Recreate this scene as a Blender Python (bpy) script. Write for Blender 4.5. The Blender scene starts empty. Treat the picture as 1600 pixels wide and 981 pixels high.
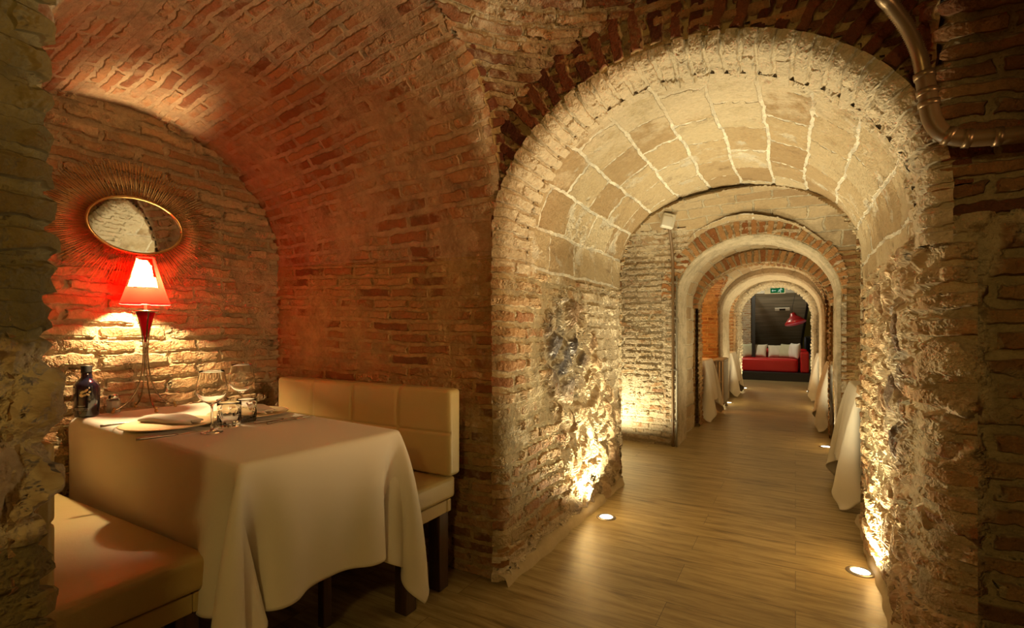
import bpy, bmesh, math, random
import numpy as np
from mathutils import Vector, Matrix

random.seed(7)
C = bpy.context.scene.collection
sc = bpy.context.scene
PI = math.pi

# ------------------------------------------------------------------ camera
cam_d = bpy.data.cameras.new('camera'); cam = bpy.data.objects.new('camera', cam_d); C.objects.link(cam)
cam_d.sensor_width = 36.0
cam_d.lens = 770.0 / 1600.0 * 36.0
cam_d.shift_y = 27.5 / 1600.0
cam_d.clip_start = 0.02
cam.location = (0, 0, 1.12)
cam.rotation_euler = (PI / 2, 0, math.radians(29.91))
sc.camera = cam

# ------------------------------------------------------------------ world, exposure
w = bpy.data.worlds.new('world'); sc.world = w; w.use_nodes = True
w.node_tree.nodes['Background'].inputs[0].default_value = (1.0, 0.72, 0.42, 1)
w.node_tree.nodes['Background'].inputs[1].default_value = 0.02
sc.view_settings.view_transform = 'Standard'
sc.view_settings.look = 'None'
sc.view_settings.gamma = 1
sc.view_settings.use_curve_mapping = False
sc.view_settings.exposure = 0.0

# ------------------------------------------------------------------ lights
def spot(name, loc, target, power, col, size_deg=120, blend=.8, rad=.03):
    d = bpy.data.lights.new(name, 'SPOT'); d.energy = power; d.color = col
    d.spot_size = math.radians(size_deg); d.spot_blend = blend; d.shadow_soft_size = rad
    o = bpy.data.objects.new(name, d); C.objects.link(o); o.location = loc
    o.rotation_euler = (Vector(target) - Vector(loc)).to_track_quat('-Z', 'Y').to_euler()
    return o
def point(name, loc, power, col, rad=.03):
    d = bpy.data.lights.new(name, 'POINT'); d.energy = power; d.color = col; d.shadow_soft_size = rad
    o = bpy.data.objects.new(name, d); C.objects.link(o); o.location = loc
    return o
WARM = (1.0, .85, .49)
AMBER = (1.0, .62, .22)
# x, y, power, lean (x) of every floor uplight; seven are in view
UPLIGHTS = [(-.99, 2.86, 125, .22), (.262, 2.80, 125, -.22), (.256, 5.67, 90, -.1), (.26, 8.44, 70, -.1),
            (-.91, 8.43, 70, .1), (-.87, 10.75, 75, .1), (.215, 10.75, 75, -.1)]
for x, y, p, lean in UPLIGHTS:
    spot('uplight_beam', (x, y, .012), (x + lean, y, 1.0), p, WARM, 150, .6, .03)
# unseen lights added to brighten the side niches, hidden behind the piers
spot('niche_beam', (-1.62, 4.55, .03), (-1.5, 4.75, 1.2), 85, WARM, 150, .6, .03)
spot('niche_beam', (1.1, 4.6, .03), (.9, 4.9, 1.2), 30, WARM, 150, .6, .03)
point('niche_glow', (-1.75, 7.3, 1.1), 30, (1.0, .42, .10), .06)
point('niche_glow', (-1.5, 9.6, 1.3), 14, (1.0, .55, .2), .06)
# ceiling lamp of the passage the camera stands in, behind it
point('passage_lamp', (.02, -1.0, 1.92), 26, (1.0, .70, .21), .08)
# added unseen fill spot, warm red-orange wash over the dining niche
spot('niche_fill_spot', (1.55, 1.18, 1.45), (-2.2, 1.42, 1.80), 125, (1.0, .55, .23), 50, .6, .06)
# end room
BULB_E = 3500
point('lounge_fill', (-1.3, 12.2, 2.45), 90, (1.0, .88, .62), .12)  # unseen fill light added to brighten the lounge

# ================================================================== helpers
def link(name, me, parent=None, mat=None):
    o = bpy.data.objects.new(name, me); C.objects.link(o)
    if mat is not None: me.materials.append(mat)
    if parent is not None: o.parent = parent
    return o
def tag(o, label=None, cat=None, group=None, kind=None):
    if label: o['label'] = label
    if cat: o['category'] = cat
    if group: o['group'] = group
    if kind: o['kind'] = kind
    return o
def thing(name, loc=(0, 0, 0), rz=0.0, label=None, cat=None, group=None):
    o = bpy.data.objects.new(name, None); C.objects.link(o); o.location = loc
    o.rotation_euler = (0, 0, rz); o.empty_display_size = .05
    return tag(o, label, cat, group)
def copy_tree(o, parent=None):
    c = o.copy(); C.objects.link(c)
    if parent is not None: c.parent = parent
    for ch in list(o.children): copy_tree(ch, c)
    return c
def finish(bm, name, parent, mat, smooth=True, bevel=0, seg=2):
    me = bpy.data.meshes.new(name)
    bmesh.ops.recalc_face_normals(bm, faces=bm.faces[:])
    bm.to_mesh(me); bm.free()
    for p in me.polygons: p.use_smooth = smooth
    o = link(name, me, parent, mat)
    if bevel:
        m = o.modifiers.new('b', 'BEVEL'); m.width = bevel; m.segments = seg; m.limit_method = 'ANGLE'; m.angle_limit = math.radians(40)
    return o
def add_box(bm, c, s, rot=None):
    r = bmesh.ops.create_cube(bm, size=1.0)
    M = Matrix.Translation(c) @ (rot.to_4x4() if rot else Matrix()) @ Matrix.Diagonal((s[0], s[1], s[2], 1))
    bmesh.ops.transform(bm, matrix=M, verts=r['verts']); return r['verts']
def add_lathe(bm, prof, seg=40, c=(0, 0, 0), M=None):
    rings = []
    for r, z in prof:
        ring = []
        for i in range(seg):
            a = 2 * PI * i / seg
            v = Vector((r * math.cos(a), r * math.sin(a), z))
            if M: v = M @ v
            ring.append(bm.verts.new(v + Vector(c)))
        rings.append(ring)
    for a, b in zip(rings, rings[1:]):
        for i in range(seg):
            bm.faces.new((a[i], a[(i + 1) % seg], b[(i + 1) % seg], b[i]))
    if prof[0][0] > 1e-4: bm.faces.new(rings[0])
    if prof[-1][0] > 1e-4: bm.faces.new(rings[-1])
    return rings
def smooth_path(pts, n=8):
    P = [Vector(p) for p in pts]; P = [2 * P[0] - P[1]] + P + [2 * P[-1] - P[-2]]
    out = []
    for i in range(1, len(P) - 2):
        for k in range(n):
            t = k / n
            out.append(.5 * ((2 * P[i]) + (-P[i - 1] + P[i + 1]) * t + (2 * P[i - 1] - 5 * P[i] + 4 * P[i + 1] - P[i + 2]) * t * t + (-P[i - 1] + 3 * P[i] - 3 * P[i + 1] + P[i + 2]) * t ** 3))
    out.append(P[-2]); return out
def add_tube(bm, pts, r, seg=12, rfun=None):
    P = [Vector(p) for p in pts]; prev = None; up = None
    rings = []
    for i, p in enumerate(P):
        t = (P[min(i + 1, len(P) - 1)] - P[max(i - 1, 0)]).normalized()
        if up is None:
            up = t.orthogonal().normalized()
        else:
            up = (up - t * up.dot(t)).normalized()
        b = t.cross(up); rr = rfun(i) if rfun else r
        rings.append([bm.verts.new(p + rr * (math.cos(2 * PI * k / seg) * up + math.sin(2 * PI * k / seg) * b)) for k in range(seg)])
    for a, c in zip(rings, rings[1:]):
        for k in range(seg): bm.faces.new((a[k], a[(k + 1) % seg], c[(k + 1) % seg], c[k]))
    bm.faces.new(rings[0]); bm.faces.new(rings[-1])

# ================================================================== materials
class NT:
    def __init__(s, name):
        s.m = bpy.data.materials.new(name); s.m.use_nodes = True; s.t = s.m.node_tree
        s.t.nodes.clear(); s.out = s.n('ShaderNodeOutputMaterial')
    def n(s, kind, **kw):
        nd = s.t.nodes.new(kind)
        for k, v in kw.items(): setattr(nd, k, v)
        return nd
    def put(s, sock, v):
        if hasattr(v, 'is_output') or isinstance(v, bpy.types.NodeSocket): s.t.links.new(v, sock)
        elif v is not None:
            if isinstance(v, (tuple, list)) and len(v) == 3 and sock.type == 'RGBA': v = tuple(v) + (1,)
            sock.default_value = v
    def math(s, op, a, b=None, c=None, clamp=False):
        nd = s.n('ShaderNodeMath', operation=op, use_clamp=clamp)
        s.put(nd.inputs[0], a)
        if b is not None: s.put(nd.inputs[1], b)
        if c is not None: s.put(nd.inputs[2], c)
        return nd.outputs[0]
    def vmath(s, op, a, b):
        nd = s.n('ShaderNodeVectorMath', operation=op); s.put(nd.inputs[0], a)
        if op == 'SCALE': s.put(nd.inputs['Scale'], b)
        else: s.put(nd.inputs[1], b)
        return nd.outputs[0]
    def noise(s, vec, scale, detail=2, rough=.5, col=False, dist=0):
        nd = s.n('ShaderNodeTexNoise'); s.put(nd.inputs['Vector'], vec); nd.inputs['Scale'].default_value = scale
        nd.inputs['Detail'].default_value = detail; nd.inputs['Roughness'].default_value = rough
        nd.inputs['Distortion'].default_value = dist
        return nd.outputs['Color' if col else 'Fac']
    def mix(s, f, a, b, mode='MIX'):
        nd = s.n('ShaderNodeMix', data_type='RGBA', blend_type=mode); s.put(nd.inputs[0], f); s.put(nd.inputs[6], a); s.put(nd.inputs[7], b)
        return nd.outputs[2]
    def mixf(s, f, a, b):
        nd = s.n('ShaderNodeMix', data_type='FLOAT'); s.put(nd.inputs[0], f); s.put(nd.inputs[2], a); s.put(nd.inputs[3], b)
        return nd.outputs[0]
    def step(s, v, a, b, lo=0., hi=1.):
        nd = s.n('ShaderNodeMapRange', interpolation_type='SMOOTHSTEP'); s.put(nd.inputs[0], v)
        nd.inputs[1].default_value = a; nd.inputs[2].default_value = b; nd.inputs[3].default_value = lo; nd.inputs[4].default_value = hi
        return nd.outputs[0]
    def ramp(s, v, stops):
        nd = s.n('ShaderNodeValToRGB'); s.put(nd.inputs[0], v); e = nd.color_ramp.elements
        while len(e) < len(stops): e.new(.5)
        for el, (p, c) in zip(e, stops): el.position = p; el.color = tuple(c) + (1,)
        return nd.outputs[0]
    def attr(s, name):
        return s.n('ShaderNodeAttribute', attribute_name=name).outputs['Fac']
    def bsdf(s, color, rough=.6, metal=0., normal=None, **kw):
        b = s.n('ShaderNodeBsdfPrincipled'); s.put(b.inputs['Base Color'], color); s.put(b.inputs['Roughness'], rough)
        b.inputs['Metallic'].default_value = metal
        for k, v in kw.items(): s.put(b.inputs[k.replace('_', ' ')], v)
        if normal is not None: s.put(b.inputs['Normal'], normal)
        s.t.links.new(b.outputs[0], s.out.inputs['Surface']); return b
    def bump(s, h, dist=.01, strength=1.):
        nd = s.n('ShaderNodeBump'); s.put(nd.inputs['Height'], h); nd.inputs['Distance'].default_value = dist
        nd.inputs['Strength'].default_value = strength; return nd.outputs[0]
    def disp(s, h, mid=0., scale=1.):
        d = s.n('ShaderNodeDisplacement'); s.put(d.inputs['Height'], h); d.inputs['Midlevel'].default_value = mid
        d.inputs['Scale'].default_value = scale; s.t.links.new(d.outputs[0], s.out.inputs['Displacement'])
        s.m.displacement_method = 'BOTH'

def masonry(name, bw=.27, rh=.062, ms=.011, bricks=((.20, .055, .025), (.36, .12, .05), (.48, .22, .10)), mortar=(.50, .36, .20),
            amp=.016, wave=.03, rag=.010, smear=.55, white=.0, stain=(.10, .06, .035), stainamt=.3, offset=.5, rubble=False, fine=.006, smooth=.35, sq=1.0):
    s = NT(name)
    uv = s.n('ShaderNodeUVMap').outputs[0]
    pos = s.n('ShaderNodeNewGeometry').outputs['Position']
    tc = s.n('ShaderNodeTexCoord').outputs['Object']
    n1 = s.vmath('SUBTRACT', s.noise(tc, 1.7, 2, .5, True), (.5, .5, .5))
    n2 = s.vmath('SUBTRACT', s.noise(tc, 17, 2, .6, True), (.5, .5, .5))
    n3 = s.vmath('MULTIPLY', s.vmath('SUBTRACT', s.noise(tc, 6.5, 3, .65, True), (.5, .5, .5)), (2.2, 1.0, 1.0))
    uvd = s.vmath('ADD', s.vmath('ADD', uv, s.vmath('SCALE', n1, wave)), s.vmath('SCALE', n2, rag))
    uvd = s.vmath('ADD', uvd, s.vmath('SCALE', n3, rag * 2.4))
    br = s.n('ShaderNodeTexBrick', offset=offset, squash=sq)
    s.put(br.inputs['Vector'], uvd); br.inputs['Color1'].default_value = (0, 0, 0, 1); br.inputs['Color2'].default_value = (1, 1, 1, 1)
    br.inputs['Mortar'].default_value = (.5, .5, .5, 1); br.inputs['Scale'].default_value = 1; br.inputs['Mortar Size'].default_value = ms
    br.inputs['Mortar Smooth'].default_value = smooth; br.inputs['Brick Width'].default_value = bw; br.inputs['Row Height'].default_value = rh
    rnd = s.math('MULTIPLY', br.outputs['Color'], 1.0)
    fac = br.outputs['Fac']
    big = s.noise(tc, 3.1, 4, .6)
    mid = s.noise(tc, 11, 4, .65)
    fin = s.noise(tc, 55, 3, .7)
    sm = s.step(s.math('ADD', s.math('MULTIPLY', big, .65), s.math('MULTIPLY', mid, .45)), smear, smear + .10)
    mask = s.math('MAXIMUM', fac, s.math('MULTIPLY', sm, .85))
    # brick colour
    bc = s.ramp(s.math('ADD', s.math('MULTIPLY', rnd, .75), s.math('MULTIPLY', mid, .3)), [(.1, bricks[0]), (.45, bricks[1]), (.9, bricks[2])])
    mc = s.mix(s.step(mid, .35, .7), mortar, tuple(c * .62 for c in mortar))
    col = s.mix(mask, bc, mc)
    st = s.math('MULTIPLY', s.step(s.noise(tc, 5.3, 5, .7), .55, .72), stainamt)
    col = s.mix(st, col, stain)
    wh = s.math('ADD', s.attr('white'), white)
    wsel = s.step(s.math('ADD', s.math('MULTIPLY', s.noise(tc, 7.7, 5, .7), .8), s.math('MULTIPLY', wh, .5)), .60, .74)
    wsel = s.math('MULTIPLY', wsel, s.math('MULTIPLY', wh, 1.2, clamp=True), clamp=True)
    col = s.mix(wsel, col, (.62, .52, .38))
    col = s.mix(s.math('MULTIPLY', s.step(fin, .3, .7), .35), col, s.mix(.5, col, (.05, .03, .02)))
    # height in metres
    hb = s.math('MULTIPLY', s.math('SUBTRACT', 1.0, mask), s.math('ADD', .65, s.math('MULTIPLY', rnd, .6)))
    h = s.math('MULTIPLY', hb, amp)
    h = s.math('ADD', h, s.math('MULTIPLY', s.math('SUBTRACT', mid, .5), amp * 1.3))
    h = s.math('ADD', h, s.math('MULTIPLY', s.math('SUBTRACT', fin, .5), fine))
    if rubble:
        rb = s.attr('rubble'); fl = s.attr('flint')
        vd = s.vmath('ADD', tc, s.vmath('SCALE', s.vmath('SUBTRACT', s.noise(tc, 9, 3, .6, True), (.5, .5, .5)), .11))
        vo = s.n('ShaderNodeTexVoronoi', feature='F1'); s.put(vo.inputs['Vector'], vd); vo.inputs['Scale'].default_value = 6.5
        v2 = s.n('ShaderNodeTexVoronoi', feature='DISTANCE_TO_EDGE'); s.put(v2.inputs['Vector'], vd); v2.inputs['Scale'].default_value = 6.5
        edge = s.step(v2.outputs['Distance'], .0, .22)
        rh_ = s.math('ADD', s.math('MULTIPLY', edge, .036), s.math('MULTIPLY', s.math('SUBTRACT', s.noise(tc, 12, 5, .65), .5), .050))
        vr = s.math('MULTIPLY', vo.outputs['Color'], 1.0)
        rcol = s.ramp(s.math('ADD', s.math('MULTIPLY', vr, .7), s.math('MULTIPLY', mid, .3)), [(.15, (.23, .13, .07)), (.5, (.42, .29, .17)), (.85, (.52, .40, .26))])
        fcol = s.ramp(vr, [(.2, (.045, .04, .045)), (.8, (.16, .14, .14))])
        rcol = s.mix(s.math('MULTIPLY', fl, s.step(vr, .15, .3), clamp=True), rcol, fcol)
        rcol = s.mix(s.math('MULTIPLY', s.math('SUBTRACT', 1.0, edge), .8), rcol, (.55, .44, .29))
        rbm = s.step(s.math('ADD', rb, s.math('MULTIPLY', s.math('SUBTRACT', mid, .5), .8)), .35, .6)
        col = s.mix(rbm, col, rcol)
        h = s.mixf(rbm, h, rh_)
        rough = s.mixf(s.math('MULTIPLY', rbm, fl), .85, .35)
    else:
        rough = .85
    s.bsdf(col, rough, 0, Specular_IOR_Level=.3)
    s.disp(h, 0.004, 1.0)
    return s.m

def simple(name, col, rough=.5, metal=0., noise_amt=.0, nscale=30, bump=0., **kw):
    s = NT(name)
    tc = s.n('ShaderNodeTexCoord').outputs['Object']
    n = s.noise(tc, nscale, 3, .6)
    c = s.mix(s.math('MULTIPLY', n, noise_amt), col, tuple(x * .35 for x in col)) if noise_amt else s.mix(0.0, col, col)
    nm = s.bump(n, .002, bump) if bump else None
    s.bsdf(c, rough, metal, nm, **kw)
    return s.m

ORANGE = ((.17, .040, .016), (.36, .105, .040), (.50, .21, .09))
M = {}
M['niche_brick'] = masonry('niche_brick', rh=.058, bw=.25, bricks=((.15, .060, .02), (.31, .14, .05), (.44, .26, .11)), mortar=(.47, .32, .14), ms=.013, amp=.015, smear=.53, stainamt=.45, rag=.013)
M['back_brick'] = masonry('back_brick', bricks=((.34, .18, .08), (.47, .30, .15), (.56, .41, .24)), mortar=(.52, .40, .24), ms=.014, amp=.024, smear=.55, rag=.020, stainamt=.35, rh=.064)
M['vault_brick'] = masonry('vault_brick', rh=.056, bw=.25, bricks=((.19, .065, .025), (.35, .15, .065), (.46, .25, .12)), mortar=(.48, .33, .20), ms=.013, amp=.012, smear=.50, stainamt=.45, rag=.013)
M['jamb_brick'] = masonry('jamb_brick', bricks=((.30, .13, .06), (.42, .25, .12), (.52, .36, .21)), mortar=(.56, .45, .28), ms=.017, rh=.072, amp=.024, rag=.020, smear=.50, rubble=True, stainamt=.3)
M['pier_brick'] = masonry('pier_brick', bricks=((.12, .05, .02), (.24, .12, .05), (.36, .22, .10)), mortar=(.44, .34, .19), ms=.017, rh=.070, amp=.022, rag=.018, smear=.56, rubble=True, stainamt=.45)
M['olive_brick'] = masonry('olive_brick', bricks=((.09, .055, .018), (.16, .105, .035), (.22, .155, .055)), mortar=(.22, .17, .075), ms=.014, rh=.062, amp=.020, rag=.02, smear=.50, rubble=True)
M['dome_brick'] = masonry('dome_brick', bricks=((.12, .04, .02), (.22, .09, .04), (.40, .22, .10)), mortar=(.45, .34, .20), ms=.012, rh=.055, amp=.024, rag=.018, smear=.60, stainamt=.3)
M['ring_brick'] = masonry('ring_brick', bw=.066, rh=.27, ms=.017, bricks=((.07, .018, .010), (.14, .04, .018), (.21, .07, .03)), mortar=(.50, .36, .17), amp=.020, rag=.010, wave=.015, smear=.66, stainamt=.25, offset=0.0)
M['ring_orange'] = masonry('ring_orange', bw=.060, rh=.17, ms=.011, bricks=((.26, .09, .03), (.42, .19, .07), (.50, .28, .12)), mortar=(.50, .38, .22), amp=.016, rag=.010, wave=.012, smear=.66, stainamt=.25, offset=0.0)
M['soffit_brick'] = masonry('soffit_brick', bw=.25, rh=.060, ms=.010, bricks=((.30, .15, .09), (.45, .30, .20), (.56, .44, .33)), mortar=(.56, .47, .34), amp=.022, rag=.014, smear=.56, white=.45)
M['stone'] = masonry('stone', bw=.33, rh=.205, ms=.0095, bricks=((.34, .23, .12), (.46, .35, .21), (.53, .44, .30)), mortar=(.84, .78, .66), amp=.011, rag=.012, wave=.07, smear=.60, stain=(.15, .09, .045), stainamt=.6, fine=.007, smooth=.2, white=.18)
M['small_stone'] = masonry('small_stone', bw=.26, rh=.14, ms=.009, bricks=((.33, .22, .12), (.45, .33, .19), (.52, .42, .28)), mortar=(.56, .48, .34), amp=.008, rag=.014, wave=.05, smear=.66, stainamt=.35, fine=.004)
M['plaster'] = masonry('plaster', bw=.30, rh=.07, ms=.010, bricks=((.36, .26, .16), (.48, .38, .25), (.55, .46, .32)), mortar=(.52, .44, .31), amp=.008, smear=.40, white=.35)
M['far_brick'] = masonry('far_brick', bricks=((.28, .14, .07), (.40, .24, .12), (.50, .36, .20)), mortar=(.58, .49, .34), rh=.06, ms=.014, amp=.026, rag=.020, smear=.54, white=.35)
M['rough_white'] = masonry('rough_white', bricks=((.38, .26, .15), (.50, .39, .25), (.56, .48, .34)), mortar=(.56, .48, .34), rh=.065, ms=.011, amp=.028, rag=.02, smear=.52, white=.5)

def wood_floor():
    s = NT('wood_floor')
    uv = s.n('ShaderNodeUVMap').outputs[0]
    br = s.n('ShaderNodeTexBrick', offset=.37)
    s.put(br.inputs['Vector'], uv); br.inputs['Color1'].default_value = (0, 0, 0, 1); br.inputs['Color2'].default_value = (1, 1, 1, 1)
    br.inputs['Mortar'].default_value = (.5, .5, .5, 1)
    br.inputs['Scale'].default_value = 1; br.inputs['Mortar Size'].default_value = .0010; br.inputs['Brick Width'].default_value = 1.25; br.inputs['Row Height'].default_value = .19
    rnd = s.math('MULTIPLY', br.outputs['Color'], 1.0)
    off = s.n('ShaderNodeCombineXYZ'); s.put(off.inputs[0], s.math('MULTIPLY', rnd, 7.3)); s.put(off.inputs[1], s.math('MULTIPLY', rnd, 3.1)); s.put(off.inputs[2], s.math('MULTIPLY', rnd, 5))
    v = s.vmath('ADD', s.vmath('MULTIPLY', uv, (1.0, 9.0, 1.0)), off.outputs[0])
    g = s.noise(v, 3.0, 6, .65, dist=.6)
    g2 = s.noise(s.vmath('MULTIPLY', v, (1.0, 3.5, 1.0)), 8.0, 3, .6)
    c = s.ramp(g, [(.32, (.12, .08, .03)), (.43, (.29, .21, .09)), (.58, (.44, .34, .165)), (.8, (.52, .42, .22))])
    c = s.mix(s.step(g2, .55, .75, 0, .55), c, (.11, .075, .03))
    c = s.mix(s.math('MULTIPLY', rnd, .35), c, (.27, .20, .09))
    c = s.mix(br.outputs['Fac'], c, (.06, .04, .02))
    rough = s.mixf(g2, .22, .42)
    h = s.math('SUBTRACT', s.math('MULTIPLY', g2, .3), br.outputs['Fac'])
    s.bsdf(c, rough, 0, s.bump(h, .0012, .7), Specular_IOR_Level=.55)
    return s.m
M['floor'] = wood_floor()
M['cloth'] = None
def cloth_mat(name, col):
    s = NT(name); tc = s.n('ShaderNodeTexCoord').outputs['Object']
    wv = s.noise(tc, 420, 2, .6); big = s.noise(tc, 7, 3, .6)
    nm = s.bump(s.math('ADD', s.math('MULTIPLY', wv, .25), s.math('MULTIPLY', big, 2.2)), .0015, .6)
    s.bsdf(s.mix(s.math('MULTIPLY', wv, .15), col, tuple(c * .7 for c in col)), .85, 0, nm, Sheen_Weight=.2, Specular_IOR_Level=.2)
    return s.m
M['cloth'] = cloth_mat('white_linen', (.78, .72, .62))
M['napkin'] = cloth_mat('napkin_linen', (.80, .72, .62))
def leather(name, col, rough=.42):
    s = NT(name); tc = s.n('ShaderNodeTexCoord').outputs['Object']
    vo = s.n('ShaderNodeTexVoronoi'); s.put(vo.inputs['Vector'], tc); vo.inputs['Scale'].default_value = 260
    big = s.noise(tc, 9, 4, .6)
    nm = s.bump(s.math('ADD', s.math('MULTIPLY', vo.outputs['Distance'], .15), s.math('MULTIPLY', big, 2.0)), .002, .6)
    s.bsdf(s.mix(s.math('MULTIPLY', big, .25), col, tuple(c * .7 for c in col)), rough, 0, nm)
    return s.m
M['cream_leather'] = leather('cream_leather', (.52, .39, .16))
M['red_leather'] = leather('red_leather', (.55, .012, .015), .3)
M['dark_leather'] = leather('dark_leather', (.05, .05, .07), .45)
M['seam'] = simple('seam_thread', (.22, .16, .08), .7)
def wood(name, a, b):
    s = NT(name); tc = s.n('ShaderNodeTexCoord').outputs['Object']
    g = s.noise(s.vmath('MULTIPLY', tc, (14, 14, 1.2)), 3, 4, .6)
    s.bsdf(s.ramp(g, [(.3, a), (.7, b)]), .45, 0, s.bump(g, .001, .5)); return s.m
M['dark_wood'] = wood('dark_wood', (.035, .018, .01), (.09, .045, .022))
M['black'] = simple('black_paint', (.015, .013, .012), .5, 0, .3)
M['brass'] = simple('brass', (.72, .50, .20), .28, 1.0, .2)
M['gold_rod'] = simple('gilded_wire', (.70, .45, .18), .42, 1.0, .2, 60)
M['steel'] = simple('steel', (.62, .60, .56), .22, 1.0, .1)
M['dull_steel'] = simple('dull_steel', (.42, .38, .32), .38, 1.0, .3)
M['bronze'] = simple('lamp_bronze', (.33, .25, .15), .25, 1.0, .2)
M['grey_paint'] = simple('grey_paint', (.36, .33, .27), .55, 0, .2)
M['pipe'] = simple('pipe_paint', (.20, .12, .055), .45, .0, .35, 18, .4)
M['pipe_metal'] = simple('pipe_metal', (.30, .20, .11), .35, .6, .4, 25)
M['white_plastic'] = simple('white_plastic', (.75, .72, .62), .4)
M['porcelain'] = simple('glazed_plate', (.52, .44, .28), .12, 0, .35, 60, Coat_Weight=.6)
M['salt'] = simple('salt', (.80, .76, .66), .9, 0, .1)
M['cushion_ivory'] = cloth_mat('cushion_ivory', (.66, .62, .50))
M['cushion_sage'] = cloth_mat('cushion_sage', (.52, .52, .36))
M['cushion_white'] = cloth_mat('cushion_white', (.80, .79, .74))
M['yellow_wall'] = simple('yellow_wall', (.46, .40, .13), .8, 0, .3, 12)
M['ceiling_dark'] = simple('ceiling_dark', (.05, .05, .045), .7, 0, .3, 10)
def slats():
    s = NT('grey_slats'); tc = s.n('ShaderNodeTexCoord').outputs['Object']
    wv = s.noise(s.vmath('MULTIPLY', tc, (1.0, 14.0, 14.0)), 1.3, 4, .6)
    s.bsdf(s.ramp(wv, [(.3, (.16, .15, .12)), (.7, (.36, .33, .27))]), .55, 0, s.bump(wv, .003, .5)); return s.m
M['slats'] = slats()
def glass(name, col=(1, 1, 1), rough=.0, bump=0, ior=1.45):
    s = NT(name)
    nm = None
    if bump:
        tc = s.n('ShaderNodeTexCoord').outputs['Object']
        vo = s.n('ShaderNodeTexVoronoi'); s.put(vo.inputs['Vector'], s.vmath('MULTIPLY', tc, (1, 1, .5))); vo.inputs['Scale'].default_value = 75
        nm = s.bump(vo.outputs['Distance'], .004, bump)
    s.bsdf(col, rough, 0, nm, Transmission_Weight=1.0, IOR=ior); return s.m
M['glass'] = glass('clear_glass', ior=1.33)
M['cut_glass'] = glass('cut_glass', (1, 1, 1), .03, 0, 1.28)
def red_glass():
    s = NT('red_glass'); d = s.n('ShaderNodeBsdfPrincipled'); d.inputs['Base Color'].default_value = (.60, .006, .02, 1); d.inputs['Roughness'].default_value = .12
    t = s.n('ShaderNodeBsdfTranslucent'); t.inputs[0].default_value = (.8, .01, .02, 1); m = s.n('ShaderNodeMixShader'); m.inputs[0].default_value = .4
    s.t.links.new(d.outputs[0], m.inputs[1]); s.t.links.new(t.outputs[0], m.inputs[2]); s.t.links.new(m.outputs[0], s.out.inputs['Surface']); return s.m
M['red_glass'] = red_glass()
M['mirror'] = simple('mirror_silver', (.86, .86, .84), .02, 1.0)
def bottle_mat():
    s = NT('bottle_glass')
    s.bsdf((.010, .010, .024), .12, 0, Coat_Weight=1.0, Specular_IOR_Level=.6); return s.m
M['bottle'] = bottle_mat()
M['label_gold'] = simple('label_gold', (.85, .70, .42), .35, .6)
M['label_white'] = simple('label_print', (.75, .72, .68), .5)
def emis(name, col, st):
    s = NT(name); e = s.n('ShaderNodeEmission'); e.inputs[0].default_value = tuple(col) + (1,); e.inputs[1].default_value = st
    s.t.links.new(e.outputs[0], s.out.inputs['Surface']); return s.m
M['led'] = emis('uplight_lens', (1, .93, .78), 9)
M['bulb'] = emis('bulb', (1, .74, .38), BULB_E)
M['pendant_light'] = emis('pendant_light', (1, .97, .88), 4)
M['sign_green'] = emis('sign_green', (.02, .20, .06), .5)
M['sign_white'] = emis('sign_white', (.75, .85, .65), .7)
def shade_mat():
    s = NT('red_fabric_shade'); tc = s.n('ShaderNodeTexCoord').outputs['Object']
    n = s.noise(s.vmath('MULTIPLY', tc, (1, 1, .6)), 60, 3, .7, dist=1.5)
    c = s.mix(s.math('MULTIPLY', n, .6), (.98, .005, .003), (.80, .004, .002))
    d = s.n('ShaderNodeBsdfDiffuse'); s.put(d.inputs[0], (.6, .01, .012))
    t = s.n('ShaderNodeBsdfTranslucent'); s.put(t.inputs[0], c)
    m = s.n('ShaderNodeMixShader'); m.inputs[0].default_value = .80
    s.t.links.new(d.outputs[0], m.inputs[1]); s.t.links.new(t.outputs[0], m.inputs[2]); s.t.links.new(m.outputs[0], s.out.inputs['Surface'])
    return s.m
M['shade'] = shade_mat()
def glow_panel_mat():  # pale patch colour stands in for the bulb's bright glow in the shade
    s = NT('bulb_glow_patch'); tc = s.n('ShaderNodeTexCoord').outputs['Object']
    n = s.noise(s.vmath('MULTIPLY', tc, (1, 1, .45)), 90, 4, .75, dist=2.0)
    t = s.n('ShaderNodeBsdfTranslucent'); s.put(t.inputs[0], s.mix(s.step(n, .40, .62), (1.0, .16, .03), (1.0, .80, .38)))
    s.t.links.new(t.outputs[0], s.out.inputs['Surface']); return s.m
M['panel'] = glow_panel_mat()
M['pendant_red'] = simple('pendant_enamel', (.30, .01, .012), .3)

# ================================================================== the vaulted cellar
rs = np.random.RandomState(3)
KS = rs.normal(size=(14, 3)); KS /= np.linalg.norm(KS, axis=1)[:, None]
KS *= np.array([3, 4, 5, 6, 7, 8, 10, 12, 14, 17, 20, 24, 28, 33])[:, None]
PH = rs.uniform(0, 6.28, 14); AM = 1.0 / np.array([3, 4, 5, 6, 7, 8, 10, 12, 14, 17, 20, 24, 28, 33]) ** .8
def lump(P):
    out = np.zeros(P.shape[:-1])
    for k, ph, a in zip(KS, PH, AM): out += a * np.sin(P @ k + ph)
    return out / 1.2

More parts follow.
